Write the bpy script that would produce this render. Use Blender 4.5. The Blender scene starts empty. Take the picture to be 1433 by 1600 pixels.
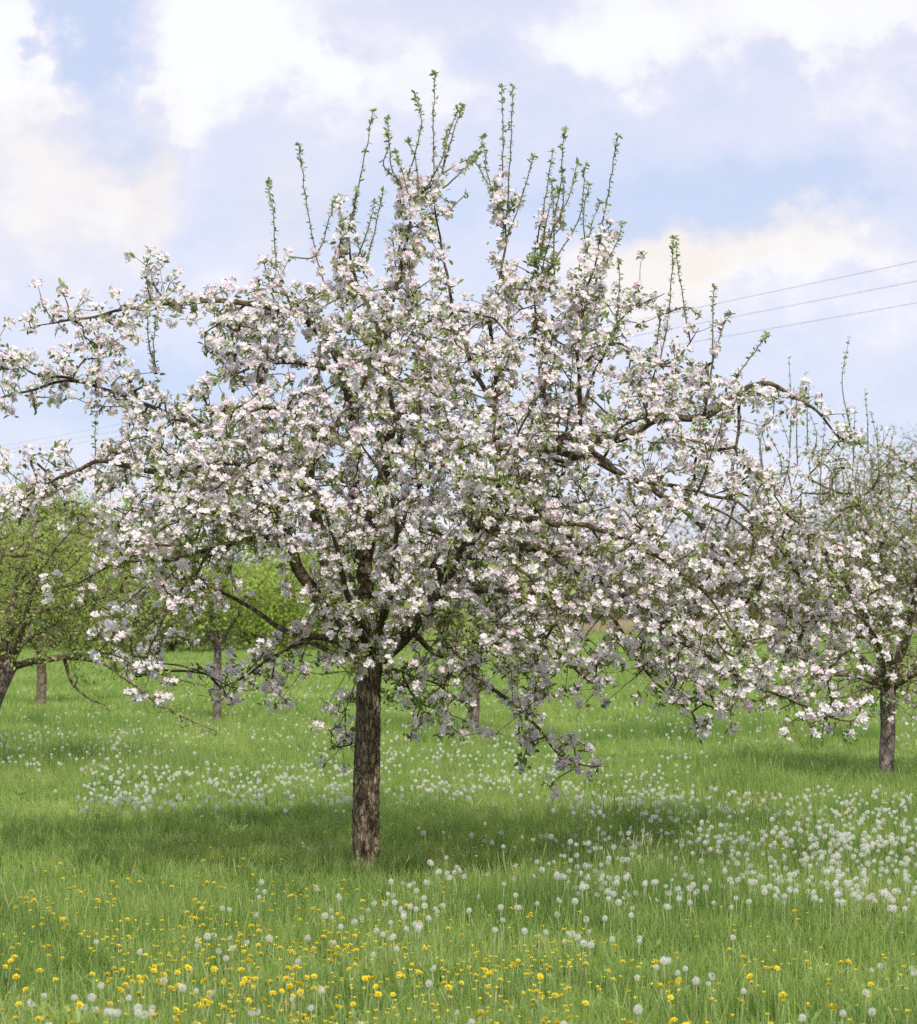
import bpy, math, random
import numpy as np
from mathutils import Vector, noise as mnoise

SEED = 7
rng = np.random.default_rng(SEED)
random.seed(SEED)
R = math.radians
scene = bpy.context.scene
col = scene.collection

# ------------------------------------------------------------------ camera
F = 3500.0          # focal length in photo pixels (photo 1433 x 1600)
CX, HY = 716.5, 950.0   # principal column, horizon row
H = 1.7             # eye height
cam_d = bpy.data.cameras.new('camera')
cam = bpy.data.objects.new('camera', cam_d)
col.objects.link(cam)
cam.location = (0, 0, H)
cam.rotation_euler = (R(90), 0, 0)
cam_d.sensor_fit = 'VERTICAL'
cam_d.sensor_height = 36.0
cam_d.lens = F / 1600.0 * 36.0
cam_d.shift_y = (HY - 800.0) / 1600.0
cam_d.clip_start = 0.1
cam_d.clip_end = 6000
cam_d.dof.use_dof = True
cam_d.dof.focus_distance = 13.6
cam_d.dof.aperture_fstop = 6.3
scene.camera = cam

def P(px, py, Y):
    return np.array([(px - CX) * Y / F, Y, H + (HY - py) * Y / F])

def to_px(p):
    p = np.atleast_2d(p)
    return CX + F * p[:, 0] / p[:, 1], HY - F * (p[:, 2] - H) / p[:, 1]

# ------------------------------------------------------------------ light
SUN = Vector((-0.22, 0.9, -1.0)).normalized()      # travel direction of sunlight
sd = -SUN
sun_el = math.asin(sd.z)
sun_az = math.atan2(sd.x, sd.y)
sun_l = bpy.data.lights.new('sun', 'SUN')
sun_l.energy = 3.05
sun_l.angle = R(0.6)
sun_l.color = (1.0, 0.95, 0.87)
sun_o = bpy.data.objects.new('sun', sun_l)
col.objects.link(sun_o)
sun_o.rotation_euler = SUN.to_track_quat('-Z', 'Y').to_euler()
sun_o.location = (5, -10, 20)

scene.view_settings.view_transform = 'Standard'
scene.view_settings.look = 'None'
scene.view_settings.gamma = 1
scene.view_settings.use_curve_mapping = False
scene.view_settings.exposure = 0.55
scene.cycles.max_bounces = 7
scene.cycles.diffuse_bounces = 5
scene.cycles.glossy_bounces = 2
scene.cycles.transmission_bounces = 4
scene.cycles.transparent_max_bounces = 8
scene.cycles.use_denoising = False
scene.cycles.use_adaptive_sampling = True
scene.cycles.adaptive_threshold = 0.015
scene.cycles.sample_clamp_indirect = 4

# ------------------------------------------------------------------ sky
def build_world():
    w = bpy.data.worlds.new('World')
    scene.world = w
    w.use_nodes = True
    nt = w.node_tree
    nt.nodes.clear()
    N, L = nt.nodes, nt.links

    def math_(op, a, b=None, clamp=False):
        n = N.new('ShaderNodeMath'); n.operation = op; n.use_clamp = clamp
        for i, v in enumerate((a, b)):
            if v is None: continue
            if isinstance(v, (int, float)): n.inputs[i].default_value = v
            else: L.new(v, n.inputs[i])
        return n.outputs[0]
    tc = N.new('ShaderNodeTexCoord')
    sep = N.new('ShaderNodeSeparateXYZ'); L.new(tc.outputs['Generated'], sep.inputs[0])
    ay = math_('MAXIMUM', math_('ABSOLUTE', sep.outputs['Y']), 0.18)
    u = math_('DIVIDE', sep.outputs['X'], ay)
    v = math_('DIVIDE', sep.outputs['Z'], ay)
    comb = N.new('ShaderNodeCombineXYZ'); L.new(u, comb.inputs[0]); L.new(v, comb.inputs[1])

    def noise(scale, detail, rough, off, sx=1.0, sy=1.0):
        mp = N.new('ShaderNodeMapping'); mp.inputs['Location'].default_value = off
        mp.inputs['Scale'].default_value = (sx, sy, 1)
        L.new(comb.outputs[0], mp.inputs[0])
        n = N.new('ShaderNodeTexNoise'); n.inputs['Scale'].default_value = scale
        n.inputs['Detail'].default_value = detail; n.inputs['Roughness'].default_value = rough
        L.new(mp.outputs[0], n.inputs['Vector'])
        return n
    # bend the cloud outlines
    nw = noise(14, 8, 0.62, (3.1, 1.7, 0))
    sw = N.new('ShaderNodeSeparateColor'); L.new(nw.outputs['Color'], sw.inputs[0])
    uu = math_('ADD', u, math_('MULTIPLY', math_('SUBTRACT', sw.outputs[0], 0.5), 0.12))
    vv = math_('ADD', v, math_('MULTIPLY', math_('SUBTRACT', sw.outputs[1], 0.5), 0.085))

    def blob(cx, cy, rx, ry, amp, power=1.0):
        a = math_('MULTIPLY', math_('SUBTRACT', uu, (cx - CX) / F), F / rx)
        b = math_('MULTIPLY', math_('SUBTRACT', vv, (HY - cy) / F), F / ry)
        d = math_('ADD', math_('MULTIPLY', a, a), math_('MULTIPLY', b, b))
        if power != 1.0: d = math_('POWER', d, power)
        e = math_('POWER', 2.718, math_('MULTIPLY', d, -1.0))
        return math_('MULTIPLY', e, amp)
    white = [(145, 60, 60, 115, -0.55, 1.3), (150, 215, 80, 42, -0.45, 1.2), (30, 90, 70, 90, 0.45, 1.6),
             (80, 165, 80, 45, 0.2, 1.5),
             (375, 80, 125, 105, 0.42, 2.0), (270, 150, 60, 70, 0.3, 1.5), (640, 110, 120, 50, 0.12, 1.8), (520, 80, 35, 45, 0.3, 1.5),
             (1010, 50, 230, 60, 0.24, 1.4), (1340, 30, 180, 45, 0.30, 1.8), (1000, 100, 70, 60, 0.2, 1.4), (1230, 60, 80, 45, 0.3, 1.5),
             (1100, 300, 330, 62, -0.34, 1.5), (1210, 335, 160, 38, -0.2, 1.4), (920, 210, 200, 60, -0.22, 1.2),
             (800, 90, 50, 40, -0.18, 1.0), (1130, 150, 150, 40, -0.1, 1.2),
             (560, 330, 200, 110, -0.20, 1.0), (60, 300, 140, 100, 0.16, 1.3), (180, 330, 70, 70, 0.14, 1.2), (1330, 460, 260, 70, 0.1, 1.2),
             (1150, 395, 260, 34, 0.35, 1.6), (1010, 440, 110, 60, 0.25, 1.3),
             (150, 610, 420, 110, -0.28, 1.2), (560, 640, 500, 120, -0.22, 1.0), (1330, 620, 300, 110, -0.22, 1.2)]
    tot = None
    for b in white:
        g = blob(*b)
        tot = g if tot is None else math_('ADD', tot, g)
    n1 = noise(15, 10, 0.60, (0.4, 2.3, 0), 0.8, 1.2)
    n2 = noise(50, 6, 0.6, (5.4, 0.3, 0))
    f = math_('ADD', tot, math_('MULTIPLY', math_('SUBTRACT', n1.outputs[0], 0.5), 0.95))
    f = math_('ADD', f, math_('MULTIPLY', math_('SUBTRACT', n2.outputs[0], 0.5), 0.36))
    f = math_('ADD', f, 0.60, True)
    ramp = N.new('ShaderNodeValToRGB'); L.new(f, ramp.inputs[0])
    cr = ramp.color_ramp
    cr.elements[0].position = 0.0; cr.elements[0].color = (0.60, 0.69, 0.91, 1)
    cr.elements[1].position = 1.0; cr.elements[1].color = (1.03, 1.02, 1.03, 1)
    for p, c in ((0.22, (0.61, 0.69, 0.91)), (0.42, (0.71, 0.755, 0.93)), (0.60, (0.79, 0.795, 0.94)), (0.68, (0.86, 0.85, 0.955)), (0.76, (0.95, 0.935, 0.975)), (0.86, (1.0, 0.985, 1.0))):
        e = cr.elements.new(p); e.color = (*c, 1)
    peach = None
    for b in ((1150, 385, 230, 36, 0.9, 1.5), (1010, 440, 120, 80, 0.7, 1.3), (70, 300, 150, 120, 0.55, 1.3), (215, 270, 40, 90, 0.5, 1.3), (440, 340, 60, 90, 0.35, 1.0)):
        g = blob(*b)
        peach = g if peach is None else math_('ADD', peach, g)
    peach = math_('MULTIPLY', peach, math_('ADD', math_('MULTIPLY', n1.outputs[0], 1.2), 0.25), True)
    mixp = N.new('ShaderNodeMixRGB'); mixp.inputs[2].default_value = (0.97, 0.87, 0.79, 1)
    L.new(math_('MULTIPLY', peach, 1.0), mixp.inputs[0]); L.new(ramp.outputs[0], mixp.inputs[1])
    # clouds carry their own brightness in the same units as the Sky Texture
    up = N.new('ShaderNodeMixRGB'); up.blend_type = 'MULTIPLY'; up.inputs[0].default_value = 1
    up.inputs[2].default_value = (7.1, 7.1, 7.1, 1); L.new(mixp.outputs[0], up.inputs[1])
    sky = N.new('ShaderNodeTexSky'); sky.sky_type = 'NISHITA'; sky.sun_disc = False
    sky.sun_elevation = sun_el; sky.sun_rotation = sun_az
    sky.air_density = 1.0; sky.dust_density = 0.6; sky.ozone_density = 1.0
    mix = N.new('ShaderNodeMixRGB'); mix.inputs[0].default_value = 0.88
    L.new(sky.outputs[0], mix.inputs[1]); L.new(up.outputs[0], mix.inputs[2])
    # overhead the cloud cover thins to open blue sky
    elev = N.new('ShaderNodeMapRange'); elev.inputs[1].default_value = 0.30; elev.inputs[2].default_value = 0.75
    elev.inputs[3].default_value = 0.0; elev.inputs[4].default_value = 0.12
    L.new(sep.outputs['Z'], elev.inputs[0])
    mix2 = N.new('ShaderNodeMixRGB'); L.new(elev.outputs[0], mix2.inputs[0])
    L.new(mix.outputs[0], mix2.inputs[1]); L.new(sky.outputs[0], mix2.inputs[2])
    bg = N.new('ShaderNodeBackground'); bg.inputs['Strength'].default_value = 0.1
    # extra brightness added to the unseen sky overhead, to soften and fill shadows
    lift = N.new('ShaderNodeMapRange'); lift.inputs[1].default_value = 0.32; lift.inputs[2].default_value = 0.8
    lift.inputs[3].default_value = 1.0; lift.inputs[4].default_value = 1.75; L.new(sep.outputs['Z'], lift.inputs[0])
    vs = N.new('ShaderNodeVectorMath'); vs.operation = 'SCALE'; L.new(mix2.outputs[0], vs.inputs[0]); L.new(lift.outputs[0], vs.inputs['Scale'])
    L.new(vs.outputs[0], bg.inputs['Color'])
    out = N.new('ShaderNodeOutputWorld'); L.new(bg.outputs[0], out.inputs['Surface'])
build_world()

# ------------------------------------------------------------------ helpers: materials
def mat_nodes(name):
    m = bpy.data.materials.new(name); m.use_nodes = True
    nt = m.node_tree; nt.nodes.clear()
    return m, nt.nodes, nt.links

def leafy(name, stops, rough=0.5, trans=0.35, trans_tint=(1.1, 1.15, 0.7), spec=0.3, attr='tint', instance_var=0.0, patch=None):
    """two-sided thin surface: colour ramp over a per-leaf value, part of the light passes through"""
    m, N, L = mat_nodes(name)
    at = N.new('ShaderNodeAttribute'); at.attribute_name = attr
    fac = at.outputs['Fac']
    if instance_var:
        oi = N.new('ShaderNodeObjectInfo')
        a = N.new('ShaderNodeMath'); a.operation = 'MULTIPLY_ADD'; a.inputs[1].default_value = instance_var; a.inputs[2].default_value = -instance_var / 2
        L.new(oi.outputs['Random'], a.inputs[0])
        b = N.new('ShaderNodeMath'); b.operation = 'ADD'; b.use_clamp = True
        L.new(fac, b.inputs[0]); L.new(a.outputs[0], b.inputs[1]); fac = b.outputs[0]
    if patch:
        scale, amt = patch
        ge = N.new('ShaderNodeNewGeometry')
        no = N.new('ShaderNodeTexNoise'); no.inputs['Scale'].default_value = scale; no.inputs['Detail'].default_value = 3
        L.new(ge.outputs['Position'], no.inputs['Vector'])
        a = N.new('ShaderNodeMath'); a.operation = 'MULTIPLY_ADD'; a.inputs[1].default_value = amt; a.inputs[2].default_value = -amt / 2
        L.new(no.outputs[0], a.inputs[0])
        b = N.new('ShaderNodeMath'); b.operation = 'ADD'; b.use_clamp = True
        L.new(fac, b.inputs[0]); L.new(a.outputs[0], b.inputs[1]); fac = b.outputs[0]
    ramp = N.new('ShaderNodeValToRGB'); L.new(fac, ramp.inputs[0])
    cr = ramp.color_ramp
    cr.elements[0].position = stops[0][0]; cr.elements[0].color = (*stops[0][1], 1)
    cr.elements[1].position = stops[-1][0]; cr.elements[1].color = (*stops[-1][1], 1)
    for p, c in stops[1:-1]:
        e = cr.elements.new(p); e.color = (*c, 1)
    bs = N.new('ShaderNodeBsdfPrincipled'); bs.inputs['Roughness'].default_value = rough
    bs.inputs['Specular IOR Level'].default_value = spec
    L.new(ramp.outputs[0], bs.inputs['Base Color'])
    tr = N.new('ShaderNodeBsdfTranslucent')
    mul = N.new('ShaderNodeMixRGB'); mul.blend_type = 'MULTIPLY'; mul.inputs[0].default_value = 1
    mul.inputs[2].default_value = (*trans_tint, 1); L.new(ramp.outputs[0], mul.inputs[1]); L.new(mul.outputs[0], tr.inputs['Color'])
    mx = N.new('ShaderNodeMixShader'); mx.inputs[0].default_value = trans
    L.new(bs.outputs[0], mx.inputs[1]); L.new(tr.outputs[0], mx.inputs[2])
    o = N.new('ShaderNodeOutputMaterial'); L.new(mx.outputs[0], o.inputs['Surface'])
    return m

def bark(name, dark, mid, light, scale, lichen=None, bump=0.6, stretch=0.35):
    m, N, L = mat_nodes(name)
    tc = N.new('ShaderNodeTexCoord')
    mp = N.new('ShaderNodeMapping'); mp.inputs['Scale'].default_value = (1, 1, stretch)
    L.new(tc.outputs['Object'], mp.inputs[0])
    n1 = N.new('ShaderNodeTexNoise'); n1.inputs['Scale'].default_value = scale; n1.inputs['Detail'].default_value = 8; n1.inputs['Roughness'].default_value = 0.65
    L.new(mp.outputs[0], n1.inputs['Vector'])
    vo = N.new('ShaderNodeTexVoronoi'); vo.feature = 'DISTANCE_TO_EDGE'; vo.inputs['Scale'].default_value = scale * 0.8
    dist = N.new('ShaderNodeVectorMath'); dist.operation = 'MULTIPLY_ADD'
    dist.inputs[1].default_value = (0.06, 0.06, 0.06); L.new(n1.outputs['Color'], dist.inputs[0]); L.new(mp.outputs[0], dist.inputs[2])
    L.new(dist.outputs[0], vo.inputs['Vector'])
    ramp = N.new('ShaderNodeValToRGB'); L.new(n1.outputs[0], ramp.inputs[0])
    cr = ramp.color_ramp
    cr.elements[0].position = 0.32; cr.elements[0].color = (*dark, 1)
    cr.elements[1].position = 0.72; cr.elements[1].color = (*light, 1)
    e = cr.elements.new(0.5); e.color = (*mid, 1)
    crk = N.new('ShaderNodeMapRange'); crk.inputs[1].default_value = 0.0; crk.inputs[2].default_value = 0.12
    crk.inputs[3].default_value = 0.45; crk.inputs[4].default_value = 1.0
    L.new(vo.outputs['Distance'], crk.inputs[0])
    mul = N.new('ShaderNodeMixRGB'); mul.blend_type = 'MULTIPLY'; mul.inputs[0].default_value = 1
    L.new(ramp.outputs[0], mul.inputs[1]); L.new(crk.outputs[0], mul.inputs[2])
    colr = mul.outputs[0]
    if lichen:
        n2 = N.new('ShaderNodeTexNoise'); n2.inputs['Scale'].default_value = 9; n2.inputs['Detail'].default_value = 6
        L.new(tc.outputs['Object'], n2.inputs['Vector'])
        mr = N.new('ShaderNodeMapRange'); mr.inputs[1].default_value = 0.56; mr.inputs[2].default_value = 0.66; mr.inputs[4].default_value = 0.75
        L.new(n2.outputs[0], mr.inputs[0])
        mx = N.new('ShaderNodeMixRGB'); L.new(mr.outputs[0], mx.inputs[0]); L.new(colr, mx.inputs[1]); mx.inputs[2].default_value = (*lichen, 1)
        colr = mx.outputs[0]
    bs = N.new('ShaderNodeBsdfPrincipled'); bs.inputs['Roughness'].default_value = 0.9
    bs.inputs['Specular IOR Level'].default_value = 0.15
    L.new(colr, bs.inputs['Base Color'])
    add = N.new('ShaderNodeMath'); add.operation = 'ADD'; L.new(n1.outputs[0], add.inputs[0]); L.new(crk.outputs[0], add.inputs[1])
    bp = N.new('ShaderNodeBump'); bp.inputs['Strength'].default_value = bump; bp.inputs['Distance'].default_value = 0.012
    L.new(add.outputs[0], bp.inputs['Height']); L.new(bp.outputs[0], bs.inputs['Normal'])
    o = N.new('ShaderNodeOutputMaterial'); L.new(bs.outputs[0], o.inputs['Surface'])
    return m

def plain(name, c, rough=0.7, var=0.0, scale=40):
    m, N, L = mat_nodes(name)
    bs = N.new('ShaderNodeBsdfPrincipled'); bs.inputs['Roughness'].default_value = rough
    bs.inputs['Specular IOR Level'].default_value = 0.25
    if var:
        tc = N.new('ShaderNodeTexCoord'); n = N.new('ShaderNodeTexNoise'); n.inputs['Scale'].default_value = scale; n.inputs['Detail'].default_value = 4
        L.new(tc.outputs['Object'], n.inputs['Vector'])
        r = N.new('ShaderNodeValToRGB'); L.new(n.outputs[0], r.inputs[0])
        r.color_ramp.elements[0].position = 0.3; r.color_ramp.elements[0].color = (*[x * (1 - var) for x in c], 1)
        r.color_ramp.elements[1].position = 0.7; r.color_ramp.elements[1].color = (*[min(1, x * (1 + var)) for x in c], 1)
        L.new(r.outputs[0], bs.inputs['Base Color'])
    else:
        bs.inputs['Base Color'].default_value = (*c, 1)
    o = N.new('ShaderNodeOutputMaterial'); L.new(bs.outputs[0], o.inputs['Surface'])
    return m

M = {}
M['petal'] = leafy('apple_petal', [(0.0, (0.88, 0.845, 0.855)), (0.35, (0.86, 0.785, 0.81)), (0.7, (0.77, 0.585, 0.65)), (1.0, (0.64, 0.26, 0.385))],
                   rough=0.6, trans=0.48, trans_tint=(1.0, 0.98, 0.99), spec=0.2)
M['leaf'] = leafy('apple_leaf', [(0.0, (0.095, 0.120, 0.040)), (0.5, (0.19, 0.235, 0.075)), (1.0, (0.31, 0.38, 0.10))], rough=0.45, trans=0.36, spec=0.4)
M['shoot_leaf'] = leafy('shoot_leaf', [(0.0, (0.14, 0.17, 0.07)), (0.5, (0.26, 0.30, 0.12)), (1.0, (0.38, 0.42, 0.18))], rough=0.45, trans=0.36, spec=0.4)
M['green_leaf'] = leafy('green_leaf', [(0.0, (0.12, 0.165, 0.04)), (0.5, (0.235, 0.31, 0.07)), (1.0, (0.36, 0.43, 0.11))], trans=0.45)
M['fresh_leaf'] = leafy('fresh_leaf', [(0.0, (0.13, 0.20, 0.035)), (0.5, (0.25, 0.345, 0.06)), (1.0, (0.38, 0.46, 0.10))], trans=0.48)
M['dull_leaf'] = leafy('dull_leaf', [(0.0, (0.085, 0.11, 0.04)), (0.5, (0.16, 0.20, 0.075)), (1.0, (0.25, 0.29, 0.11))], trans=0.35)
M['olive_bud'] = leafy('olive_bud', [(0.0, (0.085, 0.07, 0.035)), (0.5, (0.15, 0.135, 0.055)), (1.0, (0.22, 0.20, 0.075))], trans=0.3)
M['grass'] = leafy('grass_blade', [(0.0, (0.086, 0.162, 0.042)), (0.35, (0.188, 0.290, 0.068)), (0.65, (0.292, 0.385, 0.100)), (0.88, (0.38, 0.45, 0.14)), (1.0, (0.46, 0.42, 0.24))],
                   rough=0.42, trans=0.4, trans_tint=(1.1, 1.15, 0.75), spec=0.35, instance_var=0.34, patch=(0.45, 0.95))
M['dry_grass'] = leafy('dry_grass', [(0.0, (0.30, 0.25, 0.15)), (1.0, (0.52, 0.44, 0.30))], trans=0.3, instance_var=0.5)
M['trunk'] = bark('apple_trunk_bark', (0.075, 0.055, 0.036), (0.20, 0.152, 0.102), (0.45, 0.365, 0.25), 44, None, 1.0, 0.28)
M['limb'] = bark('apple_limb_bark', (0.055, 0.042, 0.028), (0.13, 0.10, 0.065), (0.21, 0.165, 0.11), 30, (0.22, 0.17, 0.06), 0.8, 1.0)
M['grey_bark'] = bark('grey_bark', (0.07, 0.055, 0.045), (0.15, 0.12, 0.10), (0.26, 0.225, 0.195), 18, None, 0.8, 0.5)
M['brown_bark'] = bark('brown_bark', (0.075, 0.058, 0.04), (0.16, 0.125, 0.085), (0.25, 0.20, 0.14), 14, (0.15, 0.13, 0.05), 0.6, 1.0)
M['wood_bark'] = bark('wood_bark', (0.09, 0.068, 0.045), (0.16, 0.125, 0.085), (0.25, 0.20, 0.14), 3, None, 0.3, 0.5)
M['shoot'] = plain('shoot_bark', (0.12, 0.105, 0.07), 0.7, 0.3)
M['stem'] = plain('flower_stem', (0.20, 0.25, 0.10), 0.5, 0.25)
M['yellow'] = leafy('dandelion_yellow', [(0.0, (0.66, 0.47, 0.012)), (0.5, (0.80, 0.62, 0.015)), (1.0, (0.85, 0.71, 0.03))], trans=0.25, trans_tint=(1, .95, .5), instance_var=0.3)
M['puff'] = leafy('dandelion_down', [(0.0, (0.72, 0.71, 0.64)), (1.0, (0.86, 0.85, 0.79))], rough=0.8, trans=0.5, trans_tint=(1, 1, 1), spec=0.1)
M['core'] = plain('seed_core', (0.16, 0.12, 0.07), 0.8, 0.2)
M['sepal'] = plain('sepal_green', (0.13, 0.20, 0.05), 0.6, 0.2)
M['cable'] = plain('cable_metal', (0.30, 0.31, 0.34), 0.5)

def ground_mat():
    m, N, L = mat_nodes('meadow_ground')
    tc = N.new('ShaderNodeTexCoord')
    def no(s, d):
        n = N.new('ShaderNodeTexNoise'); n.inputs['Scale'].default_value = s; n.inputs['Detail'].default_value = d
        L.new(tc.outputs['Object'], n.inputs['Vector']); return n.outputs[0]
    a = N.new('ShaderNodeMath'); a.operation = 'MULTIPLY_ADD'; a.inputs[1].default_value = 0.5
    L.new(no(0.12, 4), a.inputs[0])
    b = N.new('ShaderNodeMath'); b.operation = 'MULTIPLY'; b.inputs[1].default_value = 0.5; L.new(no(6, 6), b.inputs[0]); L.new(b.outputs[0], a.inputs[2])
    r = N.new('ShaderNodeValToRGB'); L.new(a.outputs[0], r.inputs[0])
    r.color_ramp.elements[0].position = 0.3; r.color_ramp.elements[0].color = (0.10, 0.15, 0.038, 1)
    r.color_ramp.elements[1].position = 0.7; r.color_ramp.elements[1].color = (0.18, 0.235, 0.06, 1)
    bs = N.new('ShaderNodeBsdfPrincipled'); bs.inputs['Roughness'].default_value = 0.9; bs.inputs['Specular IOR Level'].default_value = 0.1
    L.new(r.outputs[0], bs.inputs['Base Color'])
    o = N.new('ShaderNodeOutputMaterial'); L.new(bs.outputs[0], o.inputs['Surface'])
    return m
M['ground'] = ground_mat()

# ------------------------------------------------------------------ helpers: meshes
class Geo:
    """collects vertices / faces / one value per vertex / material slots, builds ONE mesh"""
    def __init__(self):
        self.v, self.t, self.f, self.n = [], [], [], 0     # f: (array [k, sides], material slot)
    def add(self, v, faces, tint=None, slot=0):
        v = np.asarray(v, dtype=np.float32).reshape(-1, 3)
        if len(v) == 0: return
        self.v.append(v)
        self.t.append(np.zeros(len(v), np.float32) if tint is None else np.broadcast_to(np.asarray(tint, np.float32), (len(v),)))
        for fa in faces:
            fa = np.asarray(fa, dtype=np.int64)
            if fa.size: self.f.append((fa + self.n, slot))
        self.n += len(v)
    def empty(self): return self.n == 0
    def mesh(self, name, mats, smooth=True):
        me = bpy.data.meshes.new(name)
        V = np.concatenate(self.v); T = np.concatenate(self.t)
        me.vertices.add(len(V)); me.vertices.foreach_set('co', V.ravel())
        loops, starts, slots, s = [], [], [], 0
        for fa, sl in self.f:
            k, q = fa.shape
            loops.append(fa.ravel()); starts.append(s + np.arange(k) * q); slots.append(np.full(k, sl)); s += k * q
        loops = np.concatenate(loops); starts = np.concatenate(starts); slots = np.concatenate(slots)
        me.loops.add(len(loops)); me.loops.foreach_set('vertex_index', loops.astype(np.int32))
        me.polygons.add(len(starts)); me.polygons.foreach_set('loop_start', starts.astype(np.int32))
        me.polygons.foreach_set('material_index', slots.astype(np.int32))
        me.polygons.foreach_set('use_smooth', np.full(len(starts), smooth, dtype=bool))
        at = me.attributes.new('tint', 'FLOAT', 'POINT'); at.data.foreach_set('value', T)
        for m in (mats if isinstance(mats, (list, tuple)) else [mats]): me.materials.append(m)
        me.update(calc_edges=True); me.validate()
        return me
    def build(self, name, mats, parent=None, smooth=True):
        o = bpy.data.objects.new(name, self.mesh(name, mats, smooth))
        col.objects.link(o)
        if parent: o.parent = parent
        return o

def empty(name, label, cat, group=None, loc=(0, 0, 0)):
    o = bpy.data.objects.new(name, None); col.objects.link(o); o.location = loc
    o.empty_display_size = 0.2
    o['label'] = label; o['category'] = cat
    if group: o['group'] = group
    return o

def norm(a):
    a = np.asarray(a, float)
    return a / np.maximum(np.linalg.norm(a, axis=-1, keepdims=True), 1e-9)

def tube(pts, rad, sides=6, cap=True):
    pts = np.asarray(pts, float); rad = np.asarray(rad, float); n = len(pts)
    tan = np.gradient(pts, axis=0); tan = norm(tan)
    ref = np.array([0.31, 0.83, 0.46]) if abs(tan[0] @ np.array([0, 0, 1.])) > 0.9 else np.array([0, 0, 1.])
    u = np.cross(tan[0], ref); u /= max(np.linalg.norm(u), 1e-9)
    us = np.empty((n, 3)); us[0] = u
    for i in range(1, n):
        u = us[i - 1] - tan[i] * (us[i - 1] @ tan[i]); us[i] = u / max(np.linalg.norm(u), 1e-9)
    ws = np.cross(tan, us)
    a = np.arange(sides) / sides * 2 * math.pi
    ring = us[:, None] * np.cos(a)[None, :, None] + ws[:, None] * np.sin(a)[None, :, None]
    V = (pts[:, None] + ring * rad[:, None, None]).reshape(-1, 3)
    i = np.arange(n - 1)[:, None]; j = np.arange(sides)[None]
    j2 = (j + 1) % sides
    Q = np.stack([i * sides + j, i * sides + j2, (i + 1) * sides + j2, (i + 1) * sides + j], -1).reshape(-1, 4)
    faces = [Q]
    if cap:
        V = np.vstack([V, pts[-1] + tan[-1] * rad[-1]])
        k = np.arange(sides)
        faces.append(np.stack([(n - 1) * sides + k, (n - 1) * sides + (k + 1) % sides, np.full(sides, n * sides)], -1))
    return V, faces

def catmull(pts, step):
    """points (k, d) -> evenly walked smooth curve"""
    p = np.asarray(pts, float)
    if len(p) < 3:
        n = max(2, int(np.linalg.norm(p[-1, :3] - p[0, :3]) / step) + 1)
        t = np.linspace(0, 1, n)[:, None]; return p[0] * (1 - t) + p[-1] * t
    q = np.vstack([2 * p[0] - p[1], p, 2 * p[-1] - p[-2]]); out = []
    for i in range(1, len(q) - 2):
        n = max(2, int(np.linalg.norm(q[i + 1, :3] - q[i, :3]) / step))
        t = (np.arange(n) / n)[:, None]
        out.append(0.5 * (2 * q[i] + (q[i + 1] - q[i - 1]) * t + (2 * q[i - 1] - 5 * q[i] + 4 * q[i + 1] - q[i + 2]) * t ** 2 + (3 * q[i] - q[i - 1] - 3 * q[i + 1] + q[i + 2]) * t ** 3))
    out.append(q[-2][None]); return np.vstack(out)

def wiggle(p, amp, freq, seed):
    """gentle kinks along a branch (ends stay put)"""
    n = len(p); o = np.array([mnoise.noise_vector(Vector((seed * 7.31, i * freq, 1.7))) for i in range(n)])
    w = np.minimum(1, np.minimum(np.arange(n), 1e9) / max(1, n * 0.12))
    q = p.copy(); q[:, :3] += o * amp * w[:, None]; return q

def frames(nrm, r):
    """rotation matrices whose z axis is nrm, spun at random"""
    z = norm(nrm); n = len(z)
    t = r.normal(size=(n, 3)); x = norm(t - z * np.sum(t * z, 1, keepdims=True)); y = np.cross(z, x)
    return np.stack([x, y, z], -1)

def frames_dir(d, nrm):
    """y axis along d, z as near nrm as can be"""
    y = norm(d); z = norm(nrm - y * np.sum(nrm * y, 1, keepdims=True)); x = np.cross(y, z)
    return np.stack([x, y, z], -1)

def stamp(geo, pv, pf, pos, rot, scale, tint, ptint=None, slot=0):
    """copies of a small shape as plain geometry of one mesh"""
    n, k = len(pos), len(pv)
    if n == 0: return
    V = np.einsum('nij,kj->nki', rot, pv) * np.asarray(scale).reshape(-1, 1, 1) + pos[:, None]
    T = np.asarray(tint).reshape(-1, 1) + (np.zeros(k) if ptint is None else ptint)[None]
    faces = [(np.asarray(f)[None] + (np.arange(n) * k)[:, None, None]).reshape(-1, np.asarray(f).shape[1]) for f in pf]
    geo.add(V.reshape(-1, 3), faces, np.clip(T.reshape(-1), 0, 1), slot)

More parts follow.
